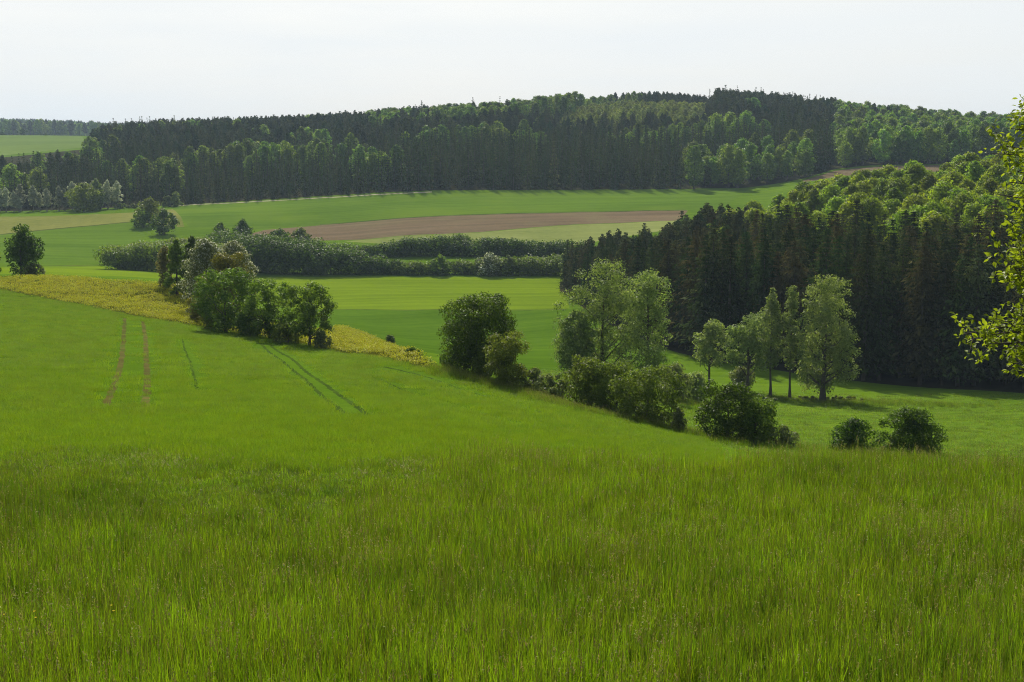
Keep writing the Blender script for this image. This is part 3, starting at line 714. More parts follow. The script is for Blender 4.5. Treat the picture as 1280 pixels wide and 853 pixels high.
def build_crop():
    rng = np.random.default_rng(12); src = []
    for k in range(5):
        qd = Q(); blades(qd, rng, 130, 0.55, 0.16, 0.30, 0.013, 0.55)
        src.append(source('wheat_tuft', qd, [M['crop_blade']]))
    P = spread(rng, lambda y: 5.0 if y < 60 else (3.0 if y < 95 else 1.6), 34, 240, -0.46, 0.2)
    P = P[inside(P, FIELDS[1][2])]; P = P[off_tracks(P, np.where(P[:, 1] < 95, 0.66, 0.88) * rng.uniform(.8, 1.25, len(P)))]
    sc = np.where(P[:, 1] < 60, 1.0, np.where(P[:, 1] < 95, 1.25, 1.6))
    sc3 = np.column_stack([sc, sc, rng.uniform(.85, 1.15, len(P))])
    gn_scatter('wheat_crop', np.column_stack([P, hgt(P[:, 0], P[:, 1]) - .01]), rng.uniform(0, 6.28, len(P)), sc3, rng.integers(0, 5, len(P)), src,
               'short bright green wheat growing over the near hillside', 'crop')
def build_rape():
    rng = np.random.default_rng(13); src = []
    for k in range(4):
        qd = Q(); blades(qd, rng, 40, 0.7, 0.2, 0.45, 0.03, 0.35)
        tips, o = blades(qd, rng, 15, 0.7, 0.3, 0.60, 0.02, 0.15)
        PP = np.repeat(tips, 3, 0) + rng.normal(0, .05, (len(tips) * 3, 3))
        V, q = cards(rng, PP, rng.normal(size=PP.shape) + [0, 0, 1], 0.12, 0.10); qd.add(V, q, 1)
        src.append(source('rapeseed_tuft', qd, [M['rape_stem'], M['rape_flower']]))
    P = spread(rng, lambda y: 1.3, 112, 262, -0.47, -0.03)
    P = P[inside(P, FIELDS[2][2])]
    P = P[(lerp_noise(P, 9, 6) * .6 + rng.uniform(0, 1, len(P)) * .4) > 0.2]
    gn_scatter('rapeseed_crop', np.column_stack([P, hgt(P[:, 0], P[:, 1]) - .02]), rng.uniform(0, 6.28, len(P)), np.column_stack([np.ones(len(P)), np.ones(len(P)), rng.uniform(.7, 1.25, len(P)) * np.interp(640 + F * P[:, 0] / P[:, 1], [430, 545], [1, .7])]), rng.integers(0, 4, len(P)), src,
               'yellow flowering rapeseed in the strip along the hill shoulder', 'crop')
build_meadow(); build_crop(); build_rape(); build_rough()

# ------------------------------------------------------------------ trees and bushes one can point at
SEED = [100]
def hero(name, label, cat, u, v, vtop, wpx, kind, mat, y=None, **kw):
    """a plant whose foot is on pixel (u, v), whose top is on row vtop and whose crown is wpx wide; y gives the distance when the foot is hidden"""
    g = ground_at(u, v) if y is None else at_y(u, y)
    x, yy, z = g
    H = yy * float(slope(vtop)) - z
    Wd = px_size(wpx, yy, z)
    SEED[0] += 1
    bark = kw.pop('bark', 'bark'); group = kw.pop('group', None)
    mpx = px_size(1, yy, z)
    if 'subs' in kw: kw['subs'] = [((a - u) * mpx, yy * float(slope(t)) - z, yy * float(slope(b)) - z, w * mpx) for a, t, b, w in kw['subs']]
    kw.setdefault('leaf', max(0.16, 2.6 * mpx)); kw.setdefault('n_leaf', int(min(30000, max(900, 12 * (Wd * H) / kw['leaf'] ** 2))))
    bush = cat == 'bush'
    kw.setdefault('z0', 0.0 if bush else 0.15)
    cr, tk = broadleaf(kw.pop('seed', SEED[0]), H, Wd, kind, **kw)
    return plant(name, label, cat, cr, tk, mat, (x, yy, z - 0.03), bark, group, 'foliage' if bush else 'crown', 'stems' if bush else 'trunk')
B = 'bush'; T = 'tree'
# left
hero('field_tree', 'lone dark green tree leafy to the ground at the far end of the yellow strip', T, 27, 346, 279, 52, 'ball', 'leaf_dark', z0=0.0, subs=[(30, 279, 312, 30), (18, 292, 330, 30), (40, 294, 328, 30), (28, 305, 347, 36)], n_lobe=42, lobe=0.26, limbs=10)
hero('field_bush', 'small round greyish bush at the foot of the lone dark tree', B, 43, 347, 328, 27, 'dome', 'leaf_grey', n_lobe=16, lobe=0.35)
hero('field_tree', 'tree cut by the left picture border beside the lone dark tree', T, -16, 349, 296, 44, 'round', 'leaf_mid', z0=0.05, n_lobe=24)
# group at the end of the yellow strip
hero('tan_shrub', 'tan leaved shrub at the left end of the hillside thicket', B, 206, 357, 306, 22, 'column', 'leaf_tan', y=226, n_lobe=26, lobe=0.45)
hero('dark_column_tree', 'narrow dark green tree between the tan and the white flowering shrubs', T, 220, 357, 297, 36, 'egg', 'leaf_mid', y=219, z0=0.02, n_lobe=30)
hero('dark_column_tree', 'dark pointed tree just behind the white flowering shrubs', T, 240, 357, 292, 34, 'egg', 'leaf_dark', y=216, z0=0.02, n_lobe=30)
hero('blossom_shrub', 'larger white flowering shrub left of the golden brown tree', B, 256, 380, 296, 64, 'dome', 'blossom', y=196, n_lobe=46, lobe=0.24)
hero('blossom_shrub', 'white flowering shrub topping the thicket behind the golden brown tree', B, 290, 380, 298, 66, 'dome', 'blossom', y=200, n_lobe=46, lobe=0.24)
hero('golden_tree', 'golden brown leaved tree in the middle of the hillside thicket', T, 281, 390, 312, 70, 'ball', 'leaf_gold', y=184, z0=0.02, n_lobe=44, lobe=0.22)
hero('golden_tree', 'small golden leaved tree low in front of the white flowering shrub', T, 252, 398, 345, 36, 'round', 'leaf_gold', y=176, z0=0.02, n_lobe=26)
hero('thicket_tree', 'leftmost and broadest of three leafy trees fronting the hillside thicket', T, 280, 415, 333, 78, 'ball', 'leaf_mid', y=163, z0=0.0, n_lobe=66, lobe=0.2, limbs=18, shell=.75)
hero('thicket_tree', 'middle of the three leafy trees fronting the hillside thicket', T, 335, 425, 346, 60, 'ball', 'leaf_mid', y=158, z0=0.02, n_lobe=52, lobe=0.22, limbs=18, shell=.8)
hero('thicket_tree', 'open crowned tree with a dark visible trunk at the right end of the thicket', T, 385, 436, 352, 64, 'ball', 'leaf_mid', y=152, z0=0.14, n_lobe=46, lobe=0.2, limbs=22, shell=.8)
hero('low_bush', 'low pale bush at the left foot of the three thicket trees', B, 262, 409, 365, 40, 'dome', 'leaf_olive', y=167, n_lobe=22, lobe=0.3)
hero('low_bush', 'low bush between the broadest and the middle thicket trees', B, 310, 420, 385, 46, 'dome', 'leaf_mid', y=159, n_lobe=22, lobe=0.3)
hero('low_bush', 'low fresh green bush between the middle and the open crowned thicket trees', B, 358, 432, 400, 40, 'dome', 'leaf_olive', y=153, n_lobe=22, lobe=0.3)
hero('low_bush', 'low bush under the right side of the open crowned tree', B, 400, 438, 412, 28, 'dome', 'leaf_grey', y=150, n_lobe=16, lobe=0.3)
hero('low_bush', 'small dull bush where the yellow strip meets the thicket', B, 243, 398, 374, 22, 'dome', 'leaf_tan', y=178, n_lobe=14, lobe=0.35)
# middle of the hedge line
hero('round_tree', 'big round dark green tree in the hedge line, leafy to the ground', T, 597, 478, 364, 102, 'ball', 'leaf_dark', y=119, z0=0.02, n_lobe=90, lobe=0.2, limbs=16, inner=.35, shell=.45, n_leaf=24000)
hero('round_tree', 'smaller upright tree standing against the right of the big round dark tree', T, 633, 487, 412, 60, 'ball', 'leaf_olive', y=111, z0=0.02, n_lobe=38, lobe=0.26)
hero('hedge_bush', 'pale leaved bush at the foot of the big round dark tree', B, 606, 482, 430, 40, 'ball', 'leaf_olive', y=116, n_lobe=24, lobe=0.3)
hero('hedge_bush', 'small bush at the left foot of the big round dark tree', B, 562, 472, 440, 28, 'ball', 'leaf_mid', y=120, n_lobe=18, lobe=0.3)
hero('hedge_bush', 'low dull bush just right of the smaller upright tree', B, 667, 499, 457, 54, 'ball', 'leaf_grey', y=112, n_lobe=24, lobe=0.28)
hero('hedge_bush', 'low spreading bush touching the three clipped looking big bushes', B, 692, 509, 469, 54, 'ball', 'leaf_grey', y=109, n_lobe=24, lobe=0.28)
hero('big_bush', 'leftmost of three big rounded bushes on the near field edge', B, 737, 524, 443, 66, 'ball', 'leaf_olive', y=106, n_lobe=48, lobe=0.24)
hero('big_bush', 'middle of three big rounded bushes on the near field edge', B, 772, 531, 448, 60, 'ball', 'leaf_olive', y=104, n_lobe=48, lobe=0.24)
hero('big_bush', 'rightmost and widest of three big rounded bushes on the near field edge', B, 813, 538, 454, 88, 'ball', 'leaf_olive', y=100, n_lobe=56, lobe=0.22)
hero('grey_bush', 'small upright grey bush at the right end of the three big bushes', B, 851, 543, 507, 22, 'egg', 'leaf_grey', y=97, n_lobe=14, lobe=0.4)
hero('tall_tree', 'tall loose silvery tree rising behind the three big bushes, left of the pair', T, 752, 480, 318, 118, 'ball', 'leaf_pale', y=160, n_lobe=22, lobe=0.3, limbs=30, shell=.8, n_leaf=17000, subs=[(754, 318, 405, 74), (724, 352, 445, 62), (780, 342, 440, 62), (716, 395, 470, 52), (756, 402, 470, 72), (790, 400, 466, 48)])
hero('tall_tree', 'tall loose tree with a bare lower trunk, right of the silvery pair', T, 813, 485, 334, 62, 'ball', 'leaf_pale', y=163, n_lobe=26, lobe=0.3, limbs=26, shell=.8, n_leaf=8500, subs=[(812, 334, 405, 58), (800, 365, 445, 44), (826, 380, 440, 34), (820, 430, 470, 36)])
hero('tall_tree', 'lower silvery tree leaning out left under the tall loose pair', T, 722, 480, 385, 52, 'round', 'leaf_pale', y=158, z0=0.1, n_lobe=30, lobe=0.26, limbs=14, shell=.85)
hero('willow_bush', 'loose greyish bush right of the tall loose pair', B, 845, 495, 452, 44, 'vase', 'leaf_grey', y=165, n_lobe=22, lobe=0.3, shell=.8)
hero('willow_bush', 'low whitish grey bush beside the thin trunked small tree', B, 872, 500, 462, 40, 'vase', 'leaf_pale', y=168, n_lobe=22, lobe=0.3, shell=.8)
hero('field_bush', 'tiny dark bush on the left alone in the green valley field', B, 487, 429, 418, 15, 'dome', 'leaf_mid', n_lobe=10, lobe=0.4, leaf=.3)
hero('field_bush', 'tiny bush on the edge of the yellow strip below the other tiny bush', B, 516, 445, 434, 18, 'dome', 'leaf_mid', n_lobe=10, lobe=0.4, leaf=.3)
# poplar group on the right meadow
hero('slim_tree', 'small thin trunked tree left of the slender poplars', T, 886, 491, 398, 46, 'ball', 'leaf_pale', z0=0.34, n_lobe=30, lobe=0.28, limbs=14, shell=.85, n_leaf=5200)
hero('slim_tree', 'pale wide tree leaning beside the left slender poplar', T, 934, 492, 386, 58, 'ball', 'leaf_pale', n_lobe=22, lobe=0.32, limbs=18, shell=.85, n_leaf=8500, subs=[(940, 386, 440, 42), (922, 405, 458, 40), (948, 410, 466, 34)])
hero('willow_bush', 'rounded grey bush under the pale leaning tree', B, 927, 490, 456, 38, 'dome', 'leaf_grey', n_lobe=20, lobe=0.3)
hero('poplar_tree', 'left of two slender poplars with bare lower trunks', T, 963, 498, 357, 36, 'egg', 'leaf_pale', z0=0.25, n_lobe=40, lobe=0.36, limbs=18, n_leaf=4600, shell=.9, r0=.22)
hero('poplar_tree', 'right and narrower of two slender poplars, next to the big poplar', T, 987, 500, 354, 26, 'column', 'leaf_pale', z0=0.26, n_lobe=36, lobe=0.42, limbs=16, n_leaf=3400, shell=.9, r0=.2)
hero('poplar_tree', 'big broad grey green poplar on the right meadow', T, 1028, 503, 338, 94, 'ball', 'leaf_pale', n_lobe=30, lobe=0.3, limbs=30, shell=.8, n_leaf=17000, subs=[(1021, 338, 420, 48), (1042, 345, 450, 46), (1009, 368, 470, 36), (1051, 400, 478, 40), (1026, 410, 496, 62)])
for u, lb in ((955, 'low weedy clump under the left slender poplar'), (1008, 'low weedy clump left of the big poplar trunk'), (1046, 'low weedy clump right of the big poplar trunk'), (1062, 'flat weed clump at the edge of the poplar shade')):
    hero('weed_clump', lb, B, u, 502, 495, 34, 'dome', 'leaf_olive' if u > 1040 else 'leaf_grey', n_lobe=12, lobe=0.5, leaf=.3)
# bushes at the foot of the meadow
hero('meadow_bush', 'big dark rounded bush between the three big bushes and the poplars', B, 914, 556, 474, 82, 'ball', 'leaf_dark', y=99, n_lobe=56, lobe=0.22)
hero('meadow_bush', 'bush leaning against the right side of the big dark rounded bush', B, 948, 557, 492, 58, 'ball', 'leaf_mid', y=98, n_lobe=38, lobe=0.26)
hero('meadow_bush', 'small greyish bush right of the big dark rounded bush', B, 986, 561, 530, 38, 'ball', 'leaf_grey', y=97, n_lobe=22, lobe=0.32)
hero('meadow_bush', 'smaller of two bushes above the seeding grass at lower right', B, 1074, 568, 520, 66, 'dome', 'leaf_dark', y=96, n_lobe=30, lobe=0.3)
hero('meadow_bush', 'wider of two bushes above the seeding grass at lower right', B, 1148, 571, 507, 96, 'dome', 'leaf_dark', y=96, n_lobe=44, lobe=0.26)
# valley bottom hedges and their trees
def hedge(name, label, pts, mat, leaf=0.55, wid=1.0, dens=1.0, seed=1):
    """a long hedge: pts are (u, y, height m)"""
    rng = np.random.default_rng(seed); LB = []
    P = np.array([(*at_y(u, y), h) for u, y, h in pts])
    s = np.concatenate([[0], np.cumsum(np.linalg.norm(np.diff(P[:, :2], axis=0), axis=1))])
    o = P[0, :3].copy(); t = 0
    stems = []
    while t < s[-1]:
        x, y, h = [np.interp(t, s, P[:, k]) for k in (0, 1, 3)]
        hh = h * rng.uniform(.84, 1.06)
        for k in range(6):
            r = hh * rng.uniform(.40, .54)
            dx, dy = rng.normal(0, .3) * h, rng.normal(0, .3) * h * wid
            zz = h1(x + dx, y + dy)
            c = hh - r * .8 if k < 2 else rng.uniform(r * .3, max(r * .5, hh - r))
            LB.append((x + dx - o[0], y + dy - o[1], zz - o[2] + c, r))
        zz = h1(x, y) - o[2]
        if rng.uniform() < .3:
            st = Q(); st.tube([(x - o[0], y - o[1], zz - .2), (x - o[0] + rng.normal(0, .2), y - o[1] + rng.normal(0, .2), zz + hh * .6)], [.12, .04], 5); stems.append(st)
        t += h * 0.30
    LB = np.array(LB)
    n = int(dens * 7.0 * (LB[:, 3] ** 2).sum() / leaf ** 2)
    V, q = crown_cards(rng, LB, n, leaf, .9, shell=.35, minz=-99)
    e = tag(empty(name, o), label, 'hedge')
    link('foliage', quads_mesh('foliage', V, q, [M[mat]]), e)
    for st in stems: link('stem', st.mesh('stem', [M['bark']], True), e)
hedge('field_hedge', 'long tall dark hedge sloping down along the far edge of the lime green field', [(300, 452, 12.5), (340, 448, 11.5), (400, 446, 10), (450, 445, 7.5), (480, 444, 5.0), (500, 444, 3.5)], 'leaf_dark', seed=21)
hedge('field_hedge', 'low hedge of mixed bushes continuing along the lime field to the spruce wood', [(500, 444, 4.2), (540, 444, 4.6), (580, 444, 4.4), (640, 443, 5.2), (675, 443, 6), (712, 441, 6.2)], 'leaf_mid', seed=22)
hedge('field_hedge', 'dark upper hedge below the pale barley field', [(482, 497, 4.5), (520, 496, 6.5), (545, 496, 7.2), (600, 496, 6.2), (650, 496, 5.6), (716, 490, 5.2)], 'leaf_dark', seed=23)
hedge('field_hedge', 'thin row of bushes below the brown ploughed field', [(322, 500, 6), (352, 505, 6.5), (380, 505, 6), (420, 500, 5.2), (450, 498, 4.0), (482, 497, 4.0)], 'leaf_mid', seed=24)
hedge('scrub_thicket', 'wide dark scrub thicket with a shaded front beside the left green field', [(146, 434, 6.5), (160, 432, 8.5), (190, 430, 9.0), (230, 428, 9.5), (270, 428, 10)], 'leaf_mid', wid=1.1, seed=25)
hedge('scrub_thicket', 'lighter scrub thicket rising behind the dark scrub up to the two round field trees', [(140, 462, 5.0), (165, 475, 6.0), (200, 492, 6.0), (240, 505, 6.5), (280, 505, 7), (310, 500, 7)], 'leaf_olive', wid=1.2, seed=26)
hedge('scrub_thicket', 'dark scrub band between the lighter scrub and the tall sloping hedge', [(170, 455, 6.5), (210, 462, 7.5), (260, 468, 7.5), (310, 466, 8)], 'leaf_mid', wid=1.2, seed=27)
hero('valley_tree', 'dark rounded tree above the left end of the tall sloping hedge', T, 304, 305, 273, 38, 'egg', 'leaf_dark', y=498, z0=.02, n_lobe=34)
hero('valley_tree', 'small round tree left of the dark rounded valley tree', T, 276, 300, 277, 28, 'round', 'leaf_mid', y=505, z0=.02, n_lobe=24)
hero('valley_tree', 'rounded dark bushy tree in the thin row below the brown field', T, 350, 306, 285, 38, 'round', 'leaf_dark', y=503, z0=.02, n_lobe=30)
hero('valley_tree', 'greyish bushy tree in the thin row below the brown field', T, 376, 306, 283, 32, 'round', 'leaf_grey', y=506, z0=.02, n_lobe=26)
hero('valley_tree', 'darker front tree of the two round trees above the scrub thicket', T, 206, 290, 261, 34, 'round', 'leaf_dark', y=566, z0=.0, n_lobe=34)
hero('valley_tree', 'lighter rear tree of the two round trees above the scrub thicket', T, 188, 286, 246, 40, 'round', 'leaf_olive', y=592, z0=.0, n_lobe=38)
hero('valley_bush', 'bush at the foot of the lighter of the two round trees', B, 180, 287, 262, 28, 'dome', 'leaf_mid', y=585, n_lobe=20)
hero('valley_bush', 'round bush standing up in the low hedge of the lime field', B, 550, 345, 318, 26, 'round', 'leaf_mid', y=441, n_lobe=24)
hero('valley_bush', 'white flowering bush standing up in the low hedge of the lime field', B, 611, 346, 315, 38, 'dome', 'blossom', y=440, n_lobe=30, lobe=.26)
hero('valley_bush', 'small grey bush right of the white flowering hedge bush', B, 636, 346, 319, 16, 'round', 'leaf_grey', y=441, n_lobe=14)
hero('valley_bush', 'pale bush at the tip of the spruce wood by the hedge end', B, 708, 345, 312, 20, 'round', 'leaf_pale', y=425, n_lobe=16)
hero('valley_tree', 'wide pale green bushy tree before the whitish tree row at the left', T, 107, 266, 228, 46, 'round', 'leaf_olive', y=676, z0=.0, n_lobe=40)
hero('valley_tree', 'narrower pale tree at the right of the wide pale bushy tree', T, 123, 266, 222, 22, 'egg', 'leaf_pale', y=682, z0=.0, n_lobe=24)
for u, vt, w, mt, lb in ((152, 254, 18, 'leaf_pale', 'low whitish bush left of the two round field trees'), (168, 255, 16, 'leaf_grey', 'low greyish bush touching the two round field trees'),
                         (222, 239, 18, 'leaf_pale', 'whitish bush at the wood edge where the farm track begins'), (212, 245, 18, 'leaf_grey', 'greyish bush left of the start of the farm track')):
    hero('edge_bush', lb, B, u, 262, vt, w, 'dome', mt, y=684, n_lobe=16)

# ------------------------------------------------------------------ woods
def src_mesh(crown, tk, leaf, bark='bark'):
    cm = quads_mesh('crown', crown[0], crown[1], [M[leaf]]); tm = tk.mesh('trunk', [M[bark]], True)
    qd = Q(); qd.add(crown[0], crown[1], 0); 
    tv_ = np.concatenate(tk.v); tq_ = np.concatenate(tk.q); qd.add(tv_, tq_, 1)
    ob = bpy.data.objects.new('woodland_tree', qd.mesh('woodland_tree', [M[leaf], M[bark]]))
    return cm, tm, ob
class Kind:
    def __init__(s, name, cat, variants): s.name, s.cat, s.v = name, cat, variants
    def thing(s, k, loc, rz, sc, label, group):
        e = tag(empty(s.name, loc, rz, sc), label, s.cat, group)
        link('crown', s.v[k][0], e); link('trunk', s.v[k][1], e); return e
K = {}
K['spruce_near'] = Kind('spruce_tree', 'spruce', [src_mesh(*conifer(300 + i, 24, rm, 52, 10, .10, dr, 7, .34, .66, .32, 1.0, .66), 'needle_brown' if i in (1, 4) else 'needle_pine' if i == 6 else 'needle') for i, (rm, dr) in enumerate([(3.6, .45), (3.9, .35), (3.2, .5), (3.8, .4), (4.2, .3), (3.4, .5), (4.0, .35)])])
K['spruce'] = Kind('spruce_tree', 'spruce', [src_mesh(*conifer(330 + i, 22, rm, 26, 7, .04, .4, 3, .45, .85, .25), 'needle_pine' if i == 3 else 'needle') for i, rm in enumerate([3.0, 3.4, 2.7, 3.3, 3.1])])
K['pine'] = Kind('pine_tree', 'pine', [src_mesh(*broadleaf(350 + i, 21, 7.5, 'egg', .35, 22, .3, 1500, .85, limbs=6), 'needle_pine' if i else 'needle') for i in range(3)])
K['oak_near'] = Kind('broadleaf_tree', 'tree', [src_mesh(*broadleaf(370 + i, 19, w, 'round', .12, 60, .22, 6500, .62, limbs=10), 'leaf_hill') for i, w in enumerate([11, 12.5, 10, 13])])
K['oak'] = Kind('broadleaf_tree', 'tree', [src_mesh(*broadleaf(390 + i, 20, w, 'round', .08, 44, .23, 2300, .95, limbs=6), 'leaf_far') for i, w in enumerate([11, 13, 10, 12])])
K['olive'] = Kind('broadleaf_tree', 'tree', [src_mesh(*broadleaf(410 + i, 15, w, 'round', .05, 34, .24, 1500, .95, limbs=6), 'leaf_fresh') for i, w in enumerate([9, 10])])
K['birch'] = Kind('birch_tree', 'tree', [src_mesh(*broadleaf(430 + i, 14, w, 'egg', .18, 26, .28, 1300, .75, limbs=6), 'leaf_white', 'bark_pale') for i, w in enumerate([6, 7, 6.5])])
WOOD = {}
def stuff_add(pool, kind, k, loc, rz, sc): WOOD.setdefault(pool, []).append((kind, k, loc, rz, sc))

# the spruce wood on the right and the broadleaf trees on its hilltop
def right_wood():
    rng = np.random.default_rng(77)
    fu = np.array([a for a, b in FOREST_FRONT], float); fy = np.array([b for a, b in FOREST_FRONT], float)
    bu = np.array([a for a, b in FOREST_BACK[::-1]], float); by = np.array([b for a, b in FOREST_BACK[::-1]], float)
    pts = []
    for x in np.arange(5, 235, 4.4):
        for y in np.arange(195, 475, 4.4):
            p = (x + rng.uniform(-1.8, 1.8), y + rng.uniform(-1.8, 1.8)); u = 640 + F * p[0] / p[1]
            if u > 1420 or u < 703: continue
            f, b = np.interp(u, fu, fy), np.interp(u, bu, by)
            if f + 1.5 < p[1] < b: pts.append((p[0], p[1], u, p[1] - f, b - p[1]))
    pts.sort(key=lambda a: a[1])
    ns = nb = 0
    for x, y, u, df, db in pts:
        wob = 10 * math.sin(u * .021) + rng.normal(0, 8)
        leafy = u > 895 + rng.normal(0, 14) and df > np.interp(u, [890, 960, 1060, 1200, 1300], [130, 78, 66, 62, 50]) + wob
        vis = u < 1300
        z = h1(x, y) - .1
        if leafy:
            if rng.uniform() < 0.62: continue
            k = int(rng.integers(0, 4)); sc = rng.uniform(.68, 1.06) * np.interp(df, [50, 130], [1.0, .9])
            if vis and nb < 190: K['oak_near'].thing(k, (x, y, z), rng.uniform(0, 6.28), sc, 'yellow green broadleaf tree packed into the hilltop above the spruce wood', 'broadleaf trees on the hilltop above the spruces'); nb += 1
            else: stuff_add('near', 'oak_near', k, (x, y, z), rng.uniform(0, 6.28), sc)
        else:
            if u < 935 and df > 16 and rng.uniform() < np.interp(df, [16, 50], [.3, .85]):
                stuff_add('near', 'pine', int(rng.integers(0, 3)), (x, y, z), rng.uniform(0, 6.28), rng.uniform(.7, .95) * np.interp(u, [700, 760, 850], [.6, .85, 1])); continue
            k = int(rng.integers(0, 7)); hs = np.interp(u, [700, 740, 800, 900, 1000, 1300], [.50, .70, .86, .98, 1.0, 1.0])
            sc = hs * rng.uniform(.84, 1.06) * np.interp(df, [0, 70], [1.0, .88])
            sx = sc * rng.uniform(1.0, 1.3)
            if vis and ns < 190 and df < 75:
                K['spruce_near'].thing(k, (x, y, z), rng.uniform(0, 6.28), (sx, sx, sc), 'tall dark spruce in the dense wood on the right slope', 'spruces of the dense wood on the right'); ns += 1
            else: stuff_add('near', 'spruce_near', k, (x, y, z), rng.uniform(0, 6.28), sc)
    print('right wood', ns, nb, len(WOOD.get('near', [])))
right_wood()

def far_wood():
    rng = np.random.default_rng(78)
    fu = np.array([a for a, b in far_front], float); fy = np.array([b for a, b in far_front], float)
    pts = []
    for y in np.arange(688, 1200, 6.2):
        for x in np.arange(-0.47 * y, 0.45 * y, 6.2):
            p = (x + rng.uniform(-2.6, 2.6), y + rng.uniform(-2.6, 2.6)); u = 640 + F * p[0] / p[1]
            f = np.interp(u, fu, fy)
            back = np.interp(u, [-400, 0, 100, 135, 180, 1700], [800, 798, 840, 1100, 1180, 1180]) + rng.normal(0, 6)
            if f + (14 if u < 172 else 2) < p[1] < back: pts.append((p[0], p[1], u, p[1] - f))
    P = np.array([(a[0], a[1]) for a in pts])
    nz = lerp_noise(P, 62, 5); nz2 = lerp_noise(P, 26, 9)
    ns = nb = npn = 0
    order = np.argsort(P[:, 1])
    for i in order:
        x, y, u, df = pts[i]; z = h1(x, y) - .2
        top = float(vgrid(np.array([u]), np.array([y]))[0])           # row of its foot
        a = nz[i] * .65 + nz2[i] * .35
        # where the leafy patches are
        leaf = a > 0.60
        if 430 < u < 800 and y > 930: leaf = a > 0.34
        if u > 1040: leaf = a > 0.28
        if 850 < u < 1012 and df < 60: leaf = True
        if 160 < u < 232 and 30 < df < 75: leaf = a > .35
        if 235 < u < 480 and 75 < df < 130: leaf = leaf or a > .47
        if 540 < u < 850 and df < 45: leaf = False
        if u < 430 and df < 30: leaf = False
        if u < 540 and y > 950: leaf = a > .6
        olive = (690 + .25 * (y - 900) < u < 880 and 905 < y < 1062) or (560 < u < 700 and 880 < y < 925 and a > .55)
        if u < 430 and y > 900: leaf = a > .66
        rz = rng.uniform(0, 6.28)
        vis = 0 <= u <= 1280
        if olive:
            k = int(rng.integers(0, 2)); stuff_add('far', 'olive', k, (x, y, z), rz, rng.uniform(.5, .72)); continue
        if leaf:
            if rng.uniform() < .48: continue
            low = .72 if 660 < u < 890 and (820 < y < 908 or y > 1062) else 1.0
            k = int(rng.integers(0, 4)); sc = rng.uniform(.60, 1.08) * low
            if vis and nb < 100: K['oak'].thing(k, (x, y, z), rz, sc, 'rounded green broadleaf tree standing at the front of the far wooded hill', 'broadleaf trees along the front of the far wood'); nb += 1
            else: stuff_add('far', 'oak', k, (x, y, z), rz, sc)
        elif (660 < u < 890 and y > 1040) or (y > 850 and rng.uniform() < (.85 if y > 930 else .6)) or (u < 120 and df > 80 and rng.uniform() < .3):
            k = int(rng.integers(0, 3)); stuff_add('far', 'pine', k, (x, y, z), rz, rng.uniform(.7, 1.05) * (.72 if 660 < u < 890 else 1))
        else:
            k = int(rng.integers(0, 5)); sc = rng.uniform(.72, 1.12) * (np.interp(df, [0, 60], [.66, .9]) if 225 < u < 470 else 1.0)
            if u < 110 and y > 765: sc *= .62
            if 660 < u < 890 and 820 < y < 908: sc *= .74
            if u < 175: sc *= np.interp(df, [0, 25, 60], [.62, .8, 1.0])
            if vis and ns < 108: K['spruce'].thing(k, (x, y, z), rz, sc, 'slender dark spruce in the front rows of the far wooded hill', 'spruces along the front of the far wood'); ns += 1
            else: stuff_add('far', 'spruce', k, (x, y, z), rz, sc)
    # the whitish young trees along the foot of the wood at the left
    for j, (u, sc) in enumerate([(2, 1.0), (10, .95), (20, .8), (28, 1.05), (26, .6), (44, 1.0), (52, .7), (61, .9), (76, .95), (83, .85), (93, 1.1), (99, .95), (108, .7), (119, 1.1), (128, .95), (137, 1.1), (149, 1.05)]):
        x, y, z = at_y(u, 688 + (j * 37 % 7))
        K['birch'].thing(j % 3, (x, y, z), j * 1.7, sc * .92, 'young tree with whitish leaves along the dark foot of the far wood', 'whitish young trees at the left foot of the far wood')
    # distant forest on the left skyline
    r2 = np.random.default_rng(79)
    for y in np.arange(1980, 3150, 15.0):
        for x in np.arange(-0.46 * y, -0.22 * y, 13.0):
            if y < 2050 and r2.uniform() < .5: continue
            xx, yy = x + r2.uniform(-6, 6), y + r2.uniform(-7, 7); u = 640 + F * xx / yy
            if u > 190: continue
            kd = 'oak' if r2.uniform() < .45 else 'pine'
            stuff_add('distant', kd, int(r2.integers(0, 3)), (xx, yy, h1(xx, yy) - .5), r2.uniform(0, 6.28), r2.uniform(.8, 1.2) * 1.1)
    print('far wood', ns, nb, len(WOOD['far']), len(WOOD['distant']))
far_wood()
def flush(pool, name, label):
    it = WOOD[pool]; kinds = sorted({a[0] for a in it}); src = []; off = {}
    for kd in kinds: off[kd] = len(src); src += [v[2] for v in K[kd].v]
    gn_scatter(name, [a[2] for a in it], np.array([a[3] for a in it]), np.array([a[4] for a in it], float), [off[a[0]] + a[1] for a in it], src, label, 'woodland')
flush('near', 'spruce_wood', 'packed inner trees of the spruce wood on the right hill')
flush('far', 'hill_forest', 'mixed spruce and leafy forest covering the far hill behind its front trees')
flush('distant', 'distant_forest', 'hazy bluish forest on the skyline at the far left')
for u, w in ((35, 15), (8, 10), (62, 12)):
    hero('distant_tree', {35: 'dark tree at the far edge of the distant field, in front of the hazy forest', 8: 'small dark tree by the left border on the distant field', 62: 'low bush on the distant field right of its dark tree'}[u], T, u, 171, {35: 161, 8: 165, 62: 167}[u], w, 'round', 'leaf_dark', y=1590, z0=0, n_lobe=12, n_leaf=500, leaf=1.6)

